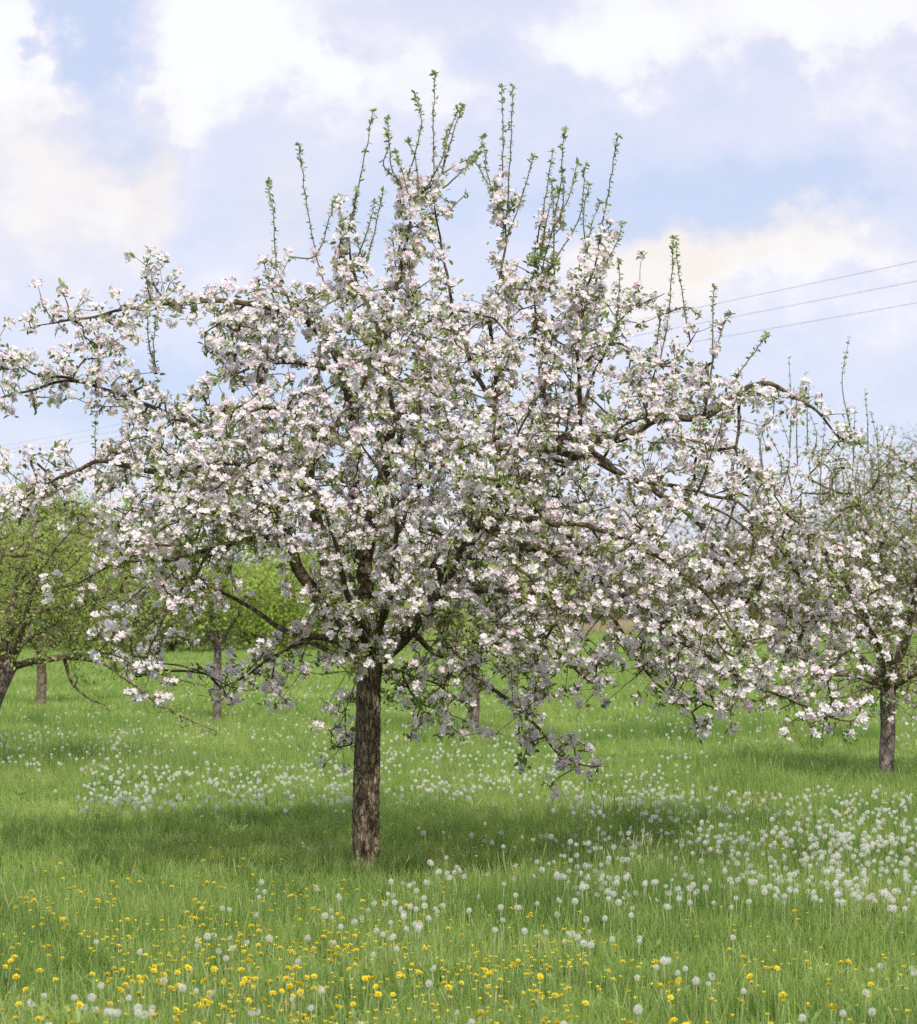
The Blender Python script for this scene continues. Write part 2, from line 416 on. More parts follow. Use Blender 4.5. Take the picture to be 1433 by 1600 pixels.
# small shapes ------------------------------------------------------
def make_flower(n_var):
    r = np.random.default_rng(100 + n_var)
    vs, fs, ts, k = [], [], [], 0
    op = r.uniform(0.05, 0.75)
    for i in range(5):
        a = i / 5 * 2 * math.pi + r.normal() * 0.12
        L, W = 0.0205 * r.uniform(0.88, 1.1), 0.0175 * r.uniform(0.88, 1.1)
        tilt = op + r.normal() * 0.16
        rows = [(0.0, 0.22), (0.5, 0.98), (1.0, 0.62)]
        g = []
        for ry, wx in rows:
            for c in (-1, 0, 1):
                x = c * W / 2 * wx; y = 0.002 + ry * L + (0.0018 if (c == 0 and ry == 1.0) else 0)
                z = -0.0022 * (1 - abs(c)) * (ry > 0) + 0.003 * math.sin(ry * math.pi) * -0.6 + r.normal() * 0.0008
                y2 = y * math.cos(tilt) - z * math.sin(tilt); z2 = y * math.sin(tilt) + z * math.cos(tilt)
                g.append((x * math.cos(a) - y2 * math.sin(a), x * math.sin(a) + y2 * math.cos(a), z2))
                ts.append(0.02 + (0.16 if ry == 1.0 else 0.0) + (0.1 if c else 0) * ry + max(0, r.normal() * 0.08))
        vs += g
        fs += [(k + b + q, k + b + q + 1, k + b + q + 4, k + b + q + 3) for b in (0, 3) for q in (0, 1)]
        k += 9
    return np.array(vs), [np.array(fs)], np.array(ts)
FLOWERS = [make_flower(i) for i in range(5)]
# stamens: small tuft in the eye of the flower
_a = np.arange(5) / 5 * 2 * math.pi
STAMEN_V = np.vstack([np.stack([np.cos(_a) * .0045, np.sin(_a) * .0045, np.full(5, .004)], 1), [[0, 0, .0075]]])
STAMEN_F = [np.array([(i, (i + 1) % 5, 5) for i in range(5)])]
BUD_V = np.array([(0, 0, -.006), (.0055, 0, 0), (0, .0055, 0), (-.0055, 0, 0), (0, -.0055, 0), (0, 0, .008)]) 
BUD_F = [np.array([(0, 2, 1), (0, 3, 2), (0, 4, 3), (0, 1, 4), (5, 1, 2), (5, 2, 3), (5, 3, 4), (5, 4, 1)])]
# leaf, unit length along y, folded along its midrib and curled
LEAF_V = np.array([(0, 0, 0), (-.17, .28, .07), (0, .3, 0), (.17, .28, .07), (-.20, .62, .05), (0, .66, -.03), (.20, .62, .05), (0, 1.0, -.13)])
LEAF_F = [np.array([(1, 2, 5, 4), (2, 3, 6, 5)]), np.array([(0, 2, 1), (0, 3, 2), (4, 5, 7), (5, 6, 7)])]
CARD_V = np.array([(0, 0, 0), (.28, .5, .05), (0, 1, -.08), (-.28, .5, .05)])
CARD_F = [np.array([(0, 1, 2, 3)])]
M['stamen'] = plain('stamen', (0.60, 0.57, 0.36), 0.7, 0.2)

def blossom_clusters(geo, c, axis, r, n_lo=4, n_hi=7, size=1.0, pink=0.0, buds=1.2, spread=0.030):
    n = len(c)
    if n == 0: return
    k = r.integers(n_lo, n_hi + 1, n); idx = np.repeat(np.arange(n), k); m = len(idx)
    d = norm(norm(axis)[idx] * 0.75 + r.normal(size=(m, 3)) * 0.62)
    cs = r.uniform(0.8, 1.2, n)
    pos = c[idx] + d * (spread * size * cs[idx] * r.uniform(0.65, 1.15, m))[:, None]
    nr = norm(d + r.normal(size=(m, 3)) * 0.28 + np.array([0.06, -0.34, 0.34]))
    rot = frames(nr, r); sc = size * r.uniform(0.82, 1.15, m)
    base = np.clip(r.normal(pink, 0.10, n)[idx] + r.normal(0, 0.07, m), 0, 0.9)
    which = r.integers(0, len(FLOWERS), m)
    for w, (fv, ff, ft) in enumerate(FLOWERS):
        s = which == w
        stamp(geo, fv, ff, pos[s], rot[s], sc[s], base[s], ft, 0)
    stamp(geo, STAMEN_V, STAMEN_F, pos, rot, sc, np.zeros(m), None, 1)
    kb = r.poisson(buds, n); ib = np.repeat(np.arange(n), kb); mb = len(ib)
    if mb:
        db = norm(norm(axis)[ib] * 0.5 + r.normal(size=(mb, 3)) * 0.7)
        pb = c[ib] + db * (spread * 1.35 * size)
        stamp(geo, BUD_V, BUD_F, pb, frames(db, r), size * r.uniform(0.7, 1.2, mb), np.clip(r.normal(0.62, 0.22, mb), 0.1, 1), None, 0)

def leaf_clusters(geo, c, axis, r, n_lo=3, n_hi=6, length=0.042, shape='leaf', spread=0.008, flat=0.7, tint=0.45, tvar=0.2):
    n = len(c)
    if n == 0: return
    k = r.integers(n_lo, n_hi + 1, n); idx = np.repeat(np.arange(n), k); m = len(idx)
    if m == 0: return
    a = norm(axis)[idx]
    t = r.normal(size=(m, 3)); side = norm(t - a * np.sum(t * a, 1, keepdims=True))
    d = norm(side * flat + a * r.uniform(-0.1, 0.9, (m, 1)) + r.normal(size=(m, 3)) * 0.2)
    pos = c[idx] + r.normal(size=(m, 3)) * spread
    nr = a + r.normal(size=(m, 3)) * 0.5 + np.array([0, -0.1, 0.35])
    rot = frames_dir(d, nr)
    tt = r.normal(tint, tvar, n)[idx] + r.normal(0, 0.08, m)
    sv, sf = (LEAF_V, LEAF_F) if shape == 'leaf' else (CARD_V, CARD_F)
    stamp(geo, sv, sf, pos, rot, length * r.uniform(0.6, 1.25, m), tt)

# ------------------------------------------------------------------ growing twigs towards points
def grow(nodes, ndir, attract, back=0.12, path0=None, reach=None):
    """Prim-like growth: every attractor hangs on the nearest wood. Returns parent indices (into nodes + attract order)"""
    nN, nA = len(nodes), len(attract)
    allp = np.vstack([nodes, attract]); parent = np.full(nN + nA, -1)
    path = np.zeros(nN + nA)
    if path0 is not None: path[:nN] = path0
    adir = np.zeros((nN + nA, 3)); adir[:nN] = ndir
    best = np.full(nA, np.inf); bp = np.full(nA, -1)
    for s in range(0, nN, 400):
        d = attract[:, None] - nodes[None, s:s + 400]
        D = np.linalg.norm(d, axis=2); cs = np.einsum('anj,nj->an', d, ndir[s:s + 400]) / np.maximum(D, 1e-6)
        C = D * (1 + 0.25 * (1 - cs)) + back * path[None, s:min(s + 400, nN)]
        j = C.argmin(1); b = C[np.arange(nA), j]; u = b < best
        best[u] = b[u]; bp[u] = j[u] + s
    left = np.ones(nA, bool); order = []
    for _ in range(nA):
        i = int(np.where(left, best, np.inf).argmin()); left[i] = False; order.append(i)
        g = nN + i; parent[g] = bp[i]
        d = attract[i] - allp[bp[i]]; dl = np.linalg.norm(d); adir[g] = d / max(dl, 1e-6)
        path[g] = path[bp[i]] + dl
        dd = attract - attract[i]; D = np.linalg.norm(dd, axis=1); cs = dd @ adir[g] / np.maximum(D, 1e-6)
        C = D * (1 + 0.45 * (1 - cs)) + back * path[g]
        u = left & (C < best); best[u] = C[u]; bp[u] = g
    return parent, order, adir

def chains(parent, order, nN):
    """split the grown twigs into runs; returns list of index lists (first = where it leaves the wood) and subtree sizes"""
    n = len(parent); size = np.ones(n)
    for i in reversed(order):
        p = parent[nN + i]
        if p >= nN: size[p] += size[nN + i]
    kids = {}
    for i in order: kids.setdefault(int(parent[nN + i]), []).append(nN + i)
    runs = []
    def follow(p, c):
        run = [p, c]
        while c in kids:
            ks = sorted(kids[c], key=lambda k: -size[k])
            for o in ks[1:]: stack.append((c, o))
            c = ks[0]; run.append(c)
        runs.append(run)
    stack = [(p, c) for p, cs in kids.items() if p < nN for c in cs]
    while stack: follow(*stack.pop())
    return runs, size

def twig_tubes(geo, runs, size, allp, r, r1=0.0021, sides=5, wig=0.012, step=0.04, tip=0.7, maxr=0.02):
    for k, run in enumerate(runs):
        p = allp[run]
        rad = np.array([r1 * math.sqrt(size[i]) for i in run]); rad[0] = rad[1] * 1.15; rad[-1] = r1 * tip
        rad = np.minimum(rad, maxr)
        q = catmull(np.hstack([p, rad[:, None]]), step)
        if wig: q = wiggle(q, wig, 0.35, r.uniform(0, 900))
        v, f = tube(q[:, :3], np.maximum(q[:, 3], r1 * 0.5), sides)
        geo.add(v, f)

# ------------------------------------------------------------------ ground
def ground():
    xs = np.concatenate([[-3000, -800, -300, -120], np.linspace(-60, 60, 41), [120, 300, 800, 3000]])
    ys = np.concatenate([[-3000, -500, -100, -20], np.linspace(0, 110, 56), [130, 160, 200, 300, 600, 1500, 4500]])
    X, Y = np.meshgrid(xs, ys)
    Z = np.zeros_like(X)
    V = np.stack([X, Y, Z], -1).reshape(-1, 3); nx = len(xs)
    i = np.arange(len(ys) - 1)[:, None]; j = np.arange(nx - 1)[None]
    Q = np.stack([i * nx + j, i * nx + j + 1, (i + 1) * nx + j + 1, (i + 1) * nx + j], -1).reshape(-1, 4)
    g = Geo(); g.add(V, [Q]); o = g.build('meadow_ground', M['ground'])
    o['kind'] = 'structure'; o['label'] = 'green spring meadow ground reaching back to the wood edge'; o['category'] = 'ground'
ground()

# ------------------------------------------------------------------ the big apple tree
Y0 = 14.0
# rows of 50 px from y = 100, columns of 50 px from x = 0: how full of blossom the photo is there
DENS = """
00000000000000000000000000000
00000000000000000000000000000
00000000000000000000000000000
00000000000034010000000000000
00000000001078151000000000000
00000000013078064323000000000
00001300256289048750000000000
03424478899698589883300000000
11545179889899877895321000000
64862048669999865875464200000
45358638789999988887888763000
00016778889999999988887511300
35578999999999999996567630000
65148999888999999876688620000
21169998778889888988756884000
00057664457888888888877888620
02301542138878887777887888740
00040310026865777754898888730
00065302725724757866888876630
00005233401255417340467666200
00000000002024215000025026400
00000000003000003610000000000
00000000000000000110000000000
"""
DENS = np.array([[int(c) for c in row] for row in DENS.split()], float)
assert DENS.shape == (23, 29), DENS.shape

# traced limbs: points (x px, y px, metres behind the trunk plane), start and end radius
LIMBS = {
 'lead': ([(578,1035,0),(573,960,.03),(570,880,.08),(580,815,.1),(592,771,.1),(603,721,.1),(611,660,.05),(604,600,.0),(603,540,0),(612,480,.05),(628,420,.1),(640,350,.1),(652,290,.08)], .060, .004),
 'v2': ([(572,930,.02),(561,850,.15),(553,760,.25),(552,690,.3),(545,635,.3),(532,578,.25),(504,523,.15),(465,495,.0),(423,478,-.1),(370,470,-.2),(320,470,-.25),(260,475,-.3),(205,482,-.35),(140,493,-.4),(95,500,-.4),(58,506,-.4)], .042, .004),
 'v1': ([(574,1020,-.02),(540,960,-.1),(512,890,-.25),(496,820,-.35),(487,760,-.4),(487,700,-.4),(508,678,-.4),(535,653,-.4),(552,630,-.45),(575,575,-.5),(590,520,-.5),(560,450,-.5),(545,380,-.5)], .045, .006),
 'left': ([(576,1028,0),(545,992,-.1),(512,957,-.3),(493,934,-.42),(479,906,-.52),(460,867,-.62),(446,834,-.7),(418,782,-.8),(392,752,-.85),(350,737,-.85),(300,742,-.8),(240,735,-.75),(195,726,-.7),(157,723,-.65),(122,734,-.6),(73,756,-.55),(30,785,-.5)], .050, .005),
 'l4': ([(490,775,-.4),(440,730,-.2),(395,700,0),(340,682,.15),(281,654,.25),(245,640,.3),(209,626,.35),(167,608,.38),(105,594,.4),(52,610,.42),(0,622,.45),(-40,640,.45)], .026, .005),
 'l4b': ([(125,597,.39),(98,588,.36),(52,583,.3),(24,563,.25),(-5,543,.2)], .011, .004),
 'l5': ([(534,590,.26),(507,576,.3),(465,567,.4),(429,566,.5),(401,569,.55),(370,583,.6),(335,598,.6),(300,620,.62)], .018, .004),
 'l6': ([(500,685,-.4),(465,640,-.55),(409,640,-.7),(362,648,-.8),(315,640,-.85)], .016, .004),
 'l7': ([(489,775,-.4),(455,748,-.55),(406,735,-.95),(350,722,-1.2),(290,740,-1.35),(225,775,-1.4),(185,820,-1.4)], .020, .004),
 'l8': ([(447,836,-.7),(420,840,-.6),(380,846,-.5),(330,856,-.4),(280,872,-.3),(225,872,-.2),(175,885,-.15),(120,915,-.1),(85,922,-.1)], .020, .004),
 'l9': ([(570,1024,.02),(520,1000,.15),(470,992,.3),(446,985,.4),(395,954,.5),(350,925,.55),(300,905,.6),(255,905,.6),(215,925,.6)], .026, .004),
 'l10': ([(565,1026,.02),(520,1018,.1),(480,1005,.2),(440,1018,.3),(400,1045,.4),(365,1066,.45),(325,1082,.5)], .020, .003),
 'l11': ([(330,856,-.4),(300,900,-.75),(262,950,-.95),(225,985,-1.0),(180,1000,-1.0),(158,1004,-1.0)], .011, .003),
 'l11b': ([(262,950,-.95),(235,1010,-1.05),(238,1040,-1.1),(266,1066,-1.1)], .007, .003),
 'l12': ([(410,790,-.8),(370,800,-1.2),(320,800,-1.5),(260,820,-1.6),(210,860,-1.6)], .018, .004),
 'r1': ([(585,1032,.06),(610,1046,.3),(640,1055,.5),(673,1066,.65),(701,1082,.75),(727,1097,.8)], .015, .003),
 'r1b': ([(628,1053,.42),(648,1090,.6),(680,1108,.7),(722,1122,.8)], .009, .003),
 'r2': ([(580,1034,.07),(588,1070,.35),(572,1110,.6),(552,1145,.75),(528,1172,.85)], .012, .003),
 'r3': ([(640,984,-.05),(656,996,-.1),(679,1021,-.1),(709,1035,-.1),(737,1054,-.05),(765,1074,0),(793,1096,.05),(821,1116,.1),(845,1140,.15),(873,1177,.18),(905,1192,.2),(950,1198,.2)], .020, .003),
 'r0': ([(583,1036,0),(600,1020,-.03),(640,982,-.08),(668,935,-.12),(692,875,-.15),(723,842,-.18),(751,806,-.2),(779,786,-.2),(830,738,-.15),(866,700,-.1),(898,684,-.1),(940,690,-.12),(967,687,-.15),(1006,664,-.2),(1045,655,-.25),(1090,652,-.3),(1130,635,-.35),(1160,608,-.35),(1200,600,-.35),(1240,618,-.35),(1280,645,-.35),(1312,688,-.35)], .064, .005),
 'r4': ([(668,935,-.12),(705,922,-.4),(746,920,-.6),(801,926,-.75),(821,943,-.8),(840,985,-.85),(861,1024,-.85),(892,1040,-.85),(915,1058,-.85),(942,1078,-.85)], .024, .004),
 'r5a': ([(779,786,-.2),(850,805,-.1),(900,850,0),(930,910,.05),(960,965,.05),(990,1020,.05),(1020,1060,0),(1050,1090,0),(1082,1112,0)], .026, .004),
 'r5b': ([(740,815,-.2),(820,850,-.5),(890,882,-.75),(955,918,-.9),(1020,968,-1.0),(1080,1010,-1.05),(1135,1047,-1.05),(1180,1073,-1.05),(1240,1098,-1.05),(1300,1122,-1.05),(1345,1126,-1.05)], .028, .004),
 'r6': ([(862,702,-.1),(930,722,.25),(1000,755,.5),(1070,800,.65),(1130,855,.75),(1180,912,.8),(1230,962,.85),(1275,992,.85)], .026, .004),
 'r6b': ([(1000,755,.5),(1075,765,.55),(1150,785,.5),(1205,832,.45),(1245,900,.4)], .015, .004),
 'r7': ([(1157,612,-.35),(1155,660,-.32),(1154,712,-.3),(1172,735,-.25),(1205,765,-.2),(1235,810,-.2)], .011, .004),
 'r8': ([(751,806,-.2),(820,812,-.7),(900,822,-1.05),(985,845,-1.25),(1060,895,-1.35),(1120,950,-1.4),(1165,1010,-1.4)], .026, .004),
 'r9': ([(898,684,-.1),(960,730,-.6),(1030,770,-.9),(1100,790,-1.05),(1170,830,-1.1),(1215,890,-1.1)], .020, .004),
 'u1': ([(779,786,-.2),(778,715,-.15),(772,650,-.1),(776,598,-.1),(772,560,-.1),(768,512,-.05),(778,450,0),(788,385,.05),(795,320,.05)], .024, .0035),
 'u2': ([(776,690,-.13),(766,630,0),(745,580,.05),(722,530,.1),(706,470,.12),(692,400,.12),(682,340,.12),(672,285,.12)], .020, .0035),
 'u3': ([(610,670,.05),(650,610,.35),(662,540,.45),(648,470,.5),(622,420,.5),(615,360,.5)], .018, .0035),
 'u4': ([(872,694,-.1),(852,620,.1),(840,545,.2),(836,480,.25),(846,420,.25),(858,370,.25)], .018, .0035),
 'u5': ([(905,684,-.1),(907,610,-.3),(902,530,-.4),(915,460,-.4),(932,400,-.4),(938,375,-.4)], .018, .0035),
 'u6': ([(890,685,-.1),(920,606,.0),(940,560,.05),(956,522,.1),(993,481,.15),(1037,456,.2)], .013, .004),
 'u7': ([(905,575,-.32),(940,540,-.1),(976,540,.1),(1010,558,.2),(1035,570,.25),(1065,550,.3),(1090,510,.3)], .012, .004),
 'u8': ([(1008,662,-.2),(1015,620,-.1),(1024,580,-.1),(1040,566,-.1)], .012, .0035),
 'u9': ([(1100,648,-.3),(1108,610,-.3),(1110,575,-.3),(1112,560,-.3)], .010, .005),
 'f1': ([(584,1020,-.05),(600,960,-.5),(615,890,-1.0),(620,820,-1.4),(600,750,-1.6),(560,690,-1.7)], .034, .006),
 'f2': ([(640,982,-.08),(690,930,-.7),(720,860,-1.2),(740,790,-1.5),(760,710,-1.7),(780,640,-1.7)], .032, .006),
 'f3': ([(576,1020,-.05),(555,960,-.6),(535,900,-1.1),(520,830,-1.5),(490,760,-1.8)], .030, .006),
 'f4': ([(572,1024,-.05),(558,1000,-.3),(535,965,-.6),(545,985,-.85),(562,1020,-1.0),(570,1040,-1.05),(545,1050,-1.05)], .014, .003),
 'f5': ([(640,984,-.1),(670,962,-.5),(700,955,-.9),(735,985,-1.15),(752,1020,-1.2)], .016, .004),
 'f6': ([(692,876,-.15),(740,870,-.8),(800,880,-1.2),(850,930,-1.45),(880,1000,-1.5)], .020, .004),
 'b1': ([(576,1015,.05),(590,940,.5),(610,860,1.0),(640,790,1.4),(680,720,1.6)], .034, .006),
 'b2': ([(572,960,.05),(545,900,.6),(510,830,1.1),(450,760,1.4),(390,720,1.5)], .030, .006),
 'b3': ([(668,936,-.1),(720,900,.5),(790,850,1.0),(870,800,1.4),(950,770,1.5)], .030, .006),
 'b4': ([(720,900,.5),(770,930,.9),(840,940,1.2),(900,960,1.3)], .016, .004),
 'b5': ([(603,721,.1),(640,660,.6),(690,620,1.0),(720,560,1.2)], .020, .006),
}

SHOOTS = [  # water shoots, base to tip
 [(447,412),(428,350),(420,282)], [(497,410),(481,330),(467,226)], [(493,400),(512,350),(523,312)], [(545,365),(562,285),(583,174)],
 [(552,400),(575,360),(585,318)], [(600,260),(608,225),(605,185)], [(640,250),(658,200),(649,147)], [(676,280),(677,200),(680,117)],
 [(683,262),(706,215),(722,165)], [(666,250),(700,215),(715,172)], [(700,300),(722,268),(746,242)], [(786,330),(786,220),(784,138)], [(792,325),(798,220),(801,135)],
 [(790,350),(764,280),(753,214)], [(800,380),(818,300),(833,245)], [(840,390),(852,310),(863,238)], [(866,380),(876,290),(881,206)],
 [(872,380),(888,310),(902,256)], [(888,420),(905,340),(915,258)], [(937,385),(951,300),(965,213)], [(938,430),(962,385),(972,350)],
 [(962,515),(967,460),(968,408)], [(1040,568),(1047,470),(1052,372)], [(1075,535),(1063,440),(1056,385)], [(1024,575),(1029,520),(1030,483)],
 [(1111,562),(1114,500),(1116,450)], [(1113,562),(1128,515),(1139,492)], [(1160,590),(1183,545),(1200,523)],
 [(232,482),(231,445),(229,408)], [(236,582),(240,550),(243,510)], [(152,600),(155,560),(153,502)], [(228,560),(232,530),(230,470)],
 [(148,724),(149,695),(148,663)], [(530,420),(533,380),(536,345)], [(578,430),(583,370),(598,300)], [(905,390),(912,330),(920,290)], [(870,350),(880,300),(878,268)],
 [(735,250),(760,282),(775,300)], [(1050,500),(1072,480),(1092,492)],
 [(878,690),(868,600),(860,520)], [(882,690),(892,600),(898,520)], [(660,640),(655,600),(652,560)], [(618,300),(612,262),(607,212)],
 [(640,330),(630,270),(617,238)], [(655,300),(650,250),(638,222)], [(668,300),(690,250),(700,204)], [(845,400),(858,330),(872,296)], [(915,400),(925,350),(937,318)], [(700,340),(712,320),(727,303)], [(560,400),(552,350),(557,298)], [(860,400),(866,340),(862,285)],
]

def dens_at(px, py):
    gx = np.clip(px / 50 - 0.5, 0, 27.999); gy = np.clip((py - 100) / 50 - 0.5, 0, 21.999)
    x0 = gx.astype(int); y0 = gy.astype(int); fx = gx - x0; fy = gy - y0
    return (DENS[y0, x0] * (1 - fx) + DENS[y0, x0 + 1] * fx) * (1 - fy) + (DENS[y0 + 1, x0] * (1 - fx) + DENS[y0 + 1, x0 + 1] * fx) * fy

GAPS = [(285,545,48,58), (235,520,28,30), (742,425,30,62), (668,430,9,40), (592,430,10,35), (590,330,14,50), (482,545,22,18), (470,592,22,12), (100,672,110,30), (70,530,60,14),
        (1000,520,24,34), (950,600,28,48), (828,565,10,34), (752,592,18,26), (1200,670,36,46), (1130,545,60,34), (1070,520,22,30), (955,725,26,24), (1060,752,18,20), (1130,722,14,18), (1262,722,42,42),
        (526,715,14,24), (574,722,12,30), (462,792,14,10), (350,985,50,34), (420,955,34,26), (405,900,34,28), (640,1015,30,16), (930,985,26,24), (860,470,10,40), (902,590,8,40), (640,570,10,16), (440,620,16,10), (1010,690,14,10),
        (810,620,14,24), (355,610,20,16), (330,690,10,8), (560,905,22,30), (475,880,20,30), (900,930,24,14), (1070,905,26,18), (1160,860,22,20), (700,905,16,16), (1130,800,42,28), (1062,832,30,24), (1195,955,24,22), (1215,850,20,30)]

def gap_at(px, py):
    return any(((px - a) / c) ** 2 + ((py - b) / d) ** 2 < 1 for a, b, c, d in GAPS)

def big_tree():
    r = np.random.default_rng(21)
    base = P(573, 1375, Y0)
    root = empty('apple_tree', 'large apple tree in full pink white blossom standing alone in the middle', 'tree', None, (base[0], Y0, 0))
    off = np.array([base[0], Y0, 0])
    # trunk, with flaking bark in relief
    tp = [(571, 1395, 0, .118), (572, 1372, 0, .100), (573, 1340, 0, .088), (572, 1280, 0, .0835), (573, 1200, 0, .080), (575, 1120, 0, .075), (577, 1060, 0, .075), (580, 1030, 0, .080), (584, 1008, -.02, .066)]
    q = catmull(np.array([[*P(a, b, Y0 + c), d] for a, b, c, d in tp]), 0.008)
    sides = 96
    v, f = tube(q[:, :3] - off, q[:, 3], sides)
    ctr = np.repeat(q[:, :3] - off, sides, 0)
    w = v[:len(ctr)]; d = w - ctr; ln = np.linalg.norm(d, axis=1, keepdims=True); d = d / ln
    disp = np.empty(len(w))
    for i in range(len(w)):
        p = Vector((d[i, 0] * 1.3, d[i, 1] * 1.3, w[i, 2] * 5.2))
        a = mnoise.fractal(p * 3.2, 0.9, 2.1, 5); b = abs(mnoise.noise(p * 5.5 + Vector((5, 3, 1)))); c = mnoise.noise(Vector((d[i, 0] * .8, d[i, 1] * .8, w[i, 2] * 1.8)))
        fl = max(0.0, mnoise.noise(p * 4.2 + Vector((9, 1, 4)))) 
        disp[i] = a * 0.0040 - max(0, 0.17 - b) * 0.026 + c * 0.005 + (0.0038 if fl > 0.16 else 0)
    v[:len(ctr)] = w + d * disp[:, None]
    g = Geo(); g.add(v, f); g.build('trunk', M['trunk'], root)

    names = list(LIMBS); nodes, ndir, nlimb, nrad, npath = [], [], [], [], []
    curves = {}
    for li, nm in enumerate(names):
        pts, ra, rb = LIMBS[nm]
        c = catmull(np.array([P(a, b, Y0 + dy) for a, b, dy in pts]), 0.03)
        t = np.linspace(0, 1, len(c)); rad = ra * (1 - t) ** 1.0 + rb * t
        rad[-4:] *= np.linspace(1, 0.6, 4)
        c = wiggle(c, 0.022, 0.16, li + 1.3)
        curves[nm] = (c, rad)
        tan = norm(np.gradient(c, axis=0))
        for k in range(len(c)):
            if k % 2 == 0 and (k > 6):
                nodes.append(c[k]); ndir.append(tan[k]); nlimb.append(li); nrad.append(rad[k]); npath.append(0.25 * rad[k] / .02)
    nodes, ndir, nlimb, nrad, npath = map(np.array, (nodes, ndir, nlimb, nrad, npath))
    # join sub-limbs to the limb they leave (start at the nearest curve point)
    npx, npy = to_px(nodes)
    # where blossom sits: sampled from the density table, each point given a depth
    att = []
    gy, gx = np.nonzero(DENS)
    for iy, ix in zip(gy, gx):
        n = DENS[iy, ix] ** 1.15 * (2.8 + (0.7 if 5 < ix < 17 and iy > 8 else 0)) * (1.0 if iy > 6 else 0.92)
        n = int(n) + (r.random() < n % 1)
        for _ in range(n):
            px, py = ix * 50 + r.uniform(-4, 54), 100 + iy * 50 + r.uniform(-4, 54)
            if r.random() > 0.25 + 0.95 * dens_at(np.array([px]), np.array([py]))[0] / max(DENS[iy, ix], 1): continue
            if gap_at(px, py) and r.random() < 0.88: continue
            dd = np.hypot(npx - px, npy - py); near = dd < max(26, dd.min() + 12)
            j = r.choice(np.nonzero(near)[0])
            dn = nodes[j, 1] - Y0
            ex = 1 - ((px - 640) / 620) ** 2 - ((py - 800) / 370) ** 2
            if ex > 0 and r.random() < 0.5:
                R_ = 1.9 * math.sqrt(ex); dy = r.uniform(-R_, R_)
            else:
                sp = 0.10 if py < 430 else (0.20 if ex < 0 else 0.32)
                dy = dn + r.normal() * sp
                if dd[j] > 30: dy = dn + r.normal() * 0.12
            if py < 430 or (py > 1000): # columns of blossom hug their limb
                px = npx[j] + np.clip(px - npx[j], -15, 15) if py < 430 else px
            q = P(px, py, Y0 + dy)
            if r.random() > 0.80 + 1.5 * mnoise.noise(Vector(q * 3.1)): continue
            att.append(q)
    # blossom packed along the thin ends of the traced limbs themselves
    for nm, (c, rad) in curves.items():
        for k in range(8, len(c), 3):
            if rad[k] < 0.024:
                px, py = to_px(c[k])
                if r.random() < (0.42 if rad[k] > .014 else 0.75) * min(1, dens_at(px, py)[0] / 3): att.append(c[k] + r.normal(size=3) * 0.03)
    att = np.array(att)
    # thin out points that sit on top of each other
    keep = []; cell = {}
    for i in r.permutation(len(att)):
        k = tuple((att[i] // 0.06).astype(int)); ok = True
        for a in (-1, 0, 1):
            for b in (-1, 0, 1):
                for c2 in (-1, 0, 1):
                    for j in cell.get((k[0] + a, k[1] + b, k[2] + c2), ()):
                        if np.sum((att[i] - att[j]) ** 2) < 0.05 ** 2: ok = False
        if ok: cell.setdefault(k, []).append(i); keep.append(i)
    att = att[keep]
    parent, order, adir = grow(nodes, ndir, att, 0.10, npath)
    nN = len(nodes); allp = np.vstack([nodes, att])
    limb_of = np.concatenate([nlimb, np.zeros(len(att), int)])
    for i in order: limb_of[nN + i] = limb_of[parent[nN + i]]
    runs, size = chains(parent, order, nN)
    
    axis_all = norm(adir[nN:] * 0.45 + r.normal(size=att.shape) * 0.5 + np.array([0, -0.25, 0.45]))
    for li, nm in enumerate(names):
        c, rad = curves[nm]
        g = Geo(); v, f = tube(c - off, rad, 12 if rad[0] > .02 else 8); g.add(v, f)
        rr = [x for x in runs if limb_of[x[1]] == li]
        twig_tubes(g, rr, size, allp - off, r)
        lo = g.build('limb', M['limb'], root)
        s = np.nonzero(limb_of[nN:] == li)[0]
        if len(s):
            # a spot of a few clusters goes without blossom and shows leaves only
            px, py = to_px(att[s])
            bare = np.array([mnoise.noise(Vector(att[k] * 2.2)) for k in s]) > 0.42
            bl = s[~bare]
            gb = Geo(); blossom_clusters(gb, att[bl] - off + axis_all[bl] * 0.012, axis_all[bl], r, 4, 8, 0.98, 0.12, 1.2, 0.033)
            if not gb.empty(): gb.build('blossom', [M['petal'], M['stamen']], lo)
            gl = Geo(); leaf_clusters(gl, att[s] - off, axis_all[s], r, 5, 9, 0.045, 'leaf', 0.018, 0.9, 0.56, 0.22)
            leaf_clusters(gl, att[s[bare]] - off, axis_all[s[bare]], r, 4, 7, 0.05, 'leaf', 0.014, 0.8, 0.6, 0.2)
            # loose leaves along the twigs
            gl.build('foliage', M['leaf'], lo)
    # water shoots
    apx, apy = to_px(allp)
    for k, sh in enumerate(SHOOTS):
        d = np.hypot(apx - sh[0][0], apy - sh[0][1]) + 40 * np.abs(allp[:, 1] - Y0)
        j = int(d.argmin()); dy = allp[j, 1] - Y0
        pts = [allp[j]] + [P(a, b, Y0 + dy + r.normal() * 0.05 * n) for n, (a, b) in enumerate(sh)][(0 if d[j] > 40 else 1):]
        c = wiggle(catmull(np.array(pts), 0.02), 0.008, 0.3, 300 + k)
        t = np.linspace(0, 1, len(c))
        g = Geo(); v, f = tube(c - off, 0.0052 * (1 - t) + 0.0022 * t, 6); g.add(v, f)
        so = g.build('water_shoot', M['shoot'], root)
        # leaves sit in small tufts along the shoot, closest at its tip
        L = np.linalg.norm(np.diff(c, axis=0), axis=1).sum(); n = int(L / 0.026)
        u = np.clip(1 - np.linspace(0, 1, n) ** 1.25 * r.uniform(0.75, 0.95), 0, 1)
        ii = (u * (len(c) - 1)).astype(int); tan = norm(np.gradient(c, axis=0))[ii]
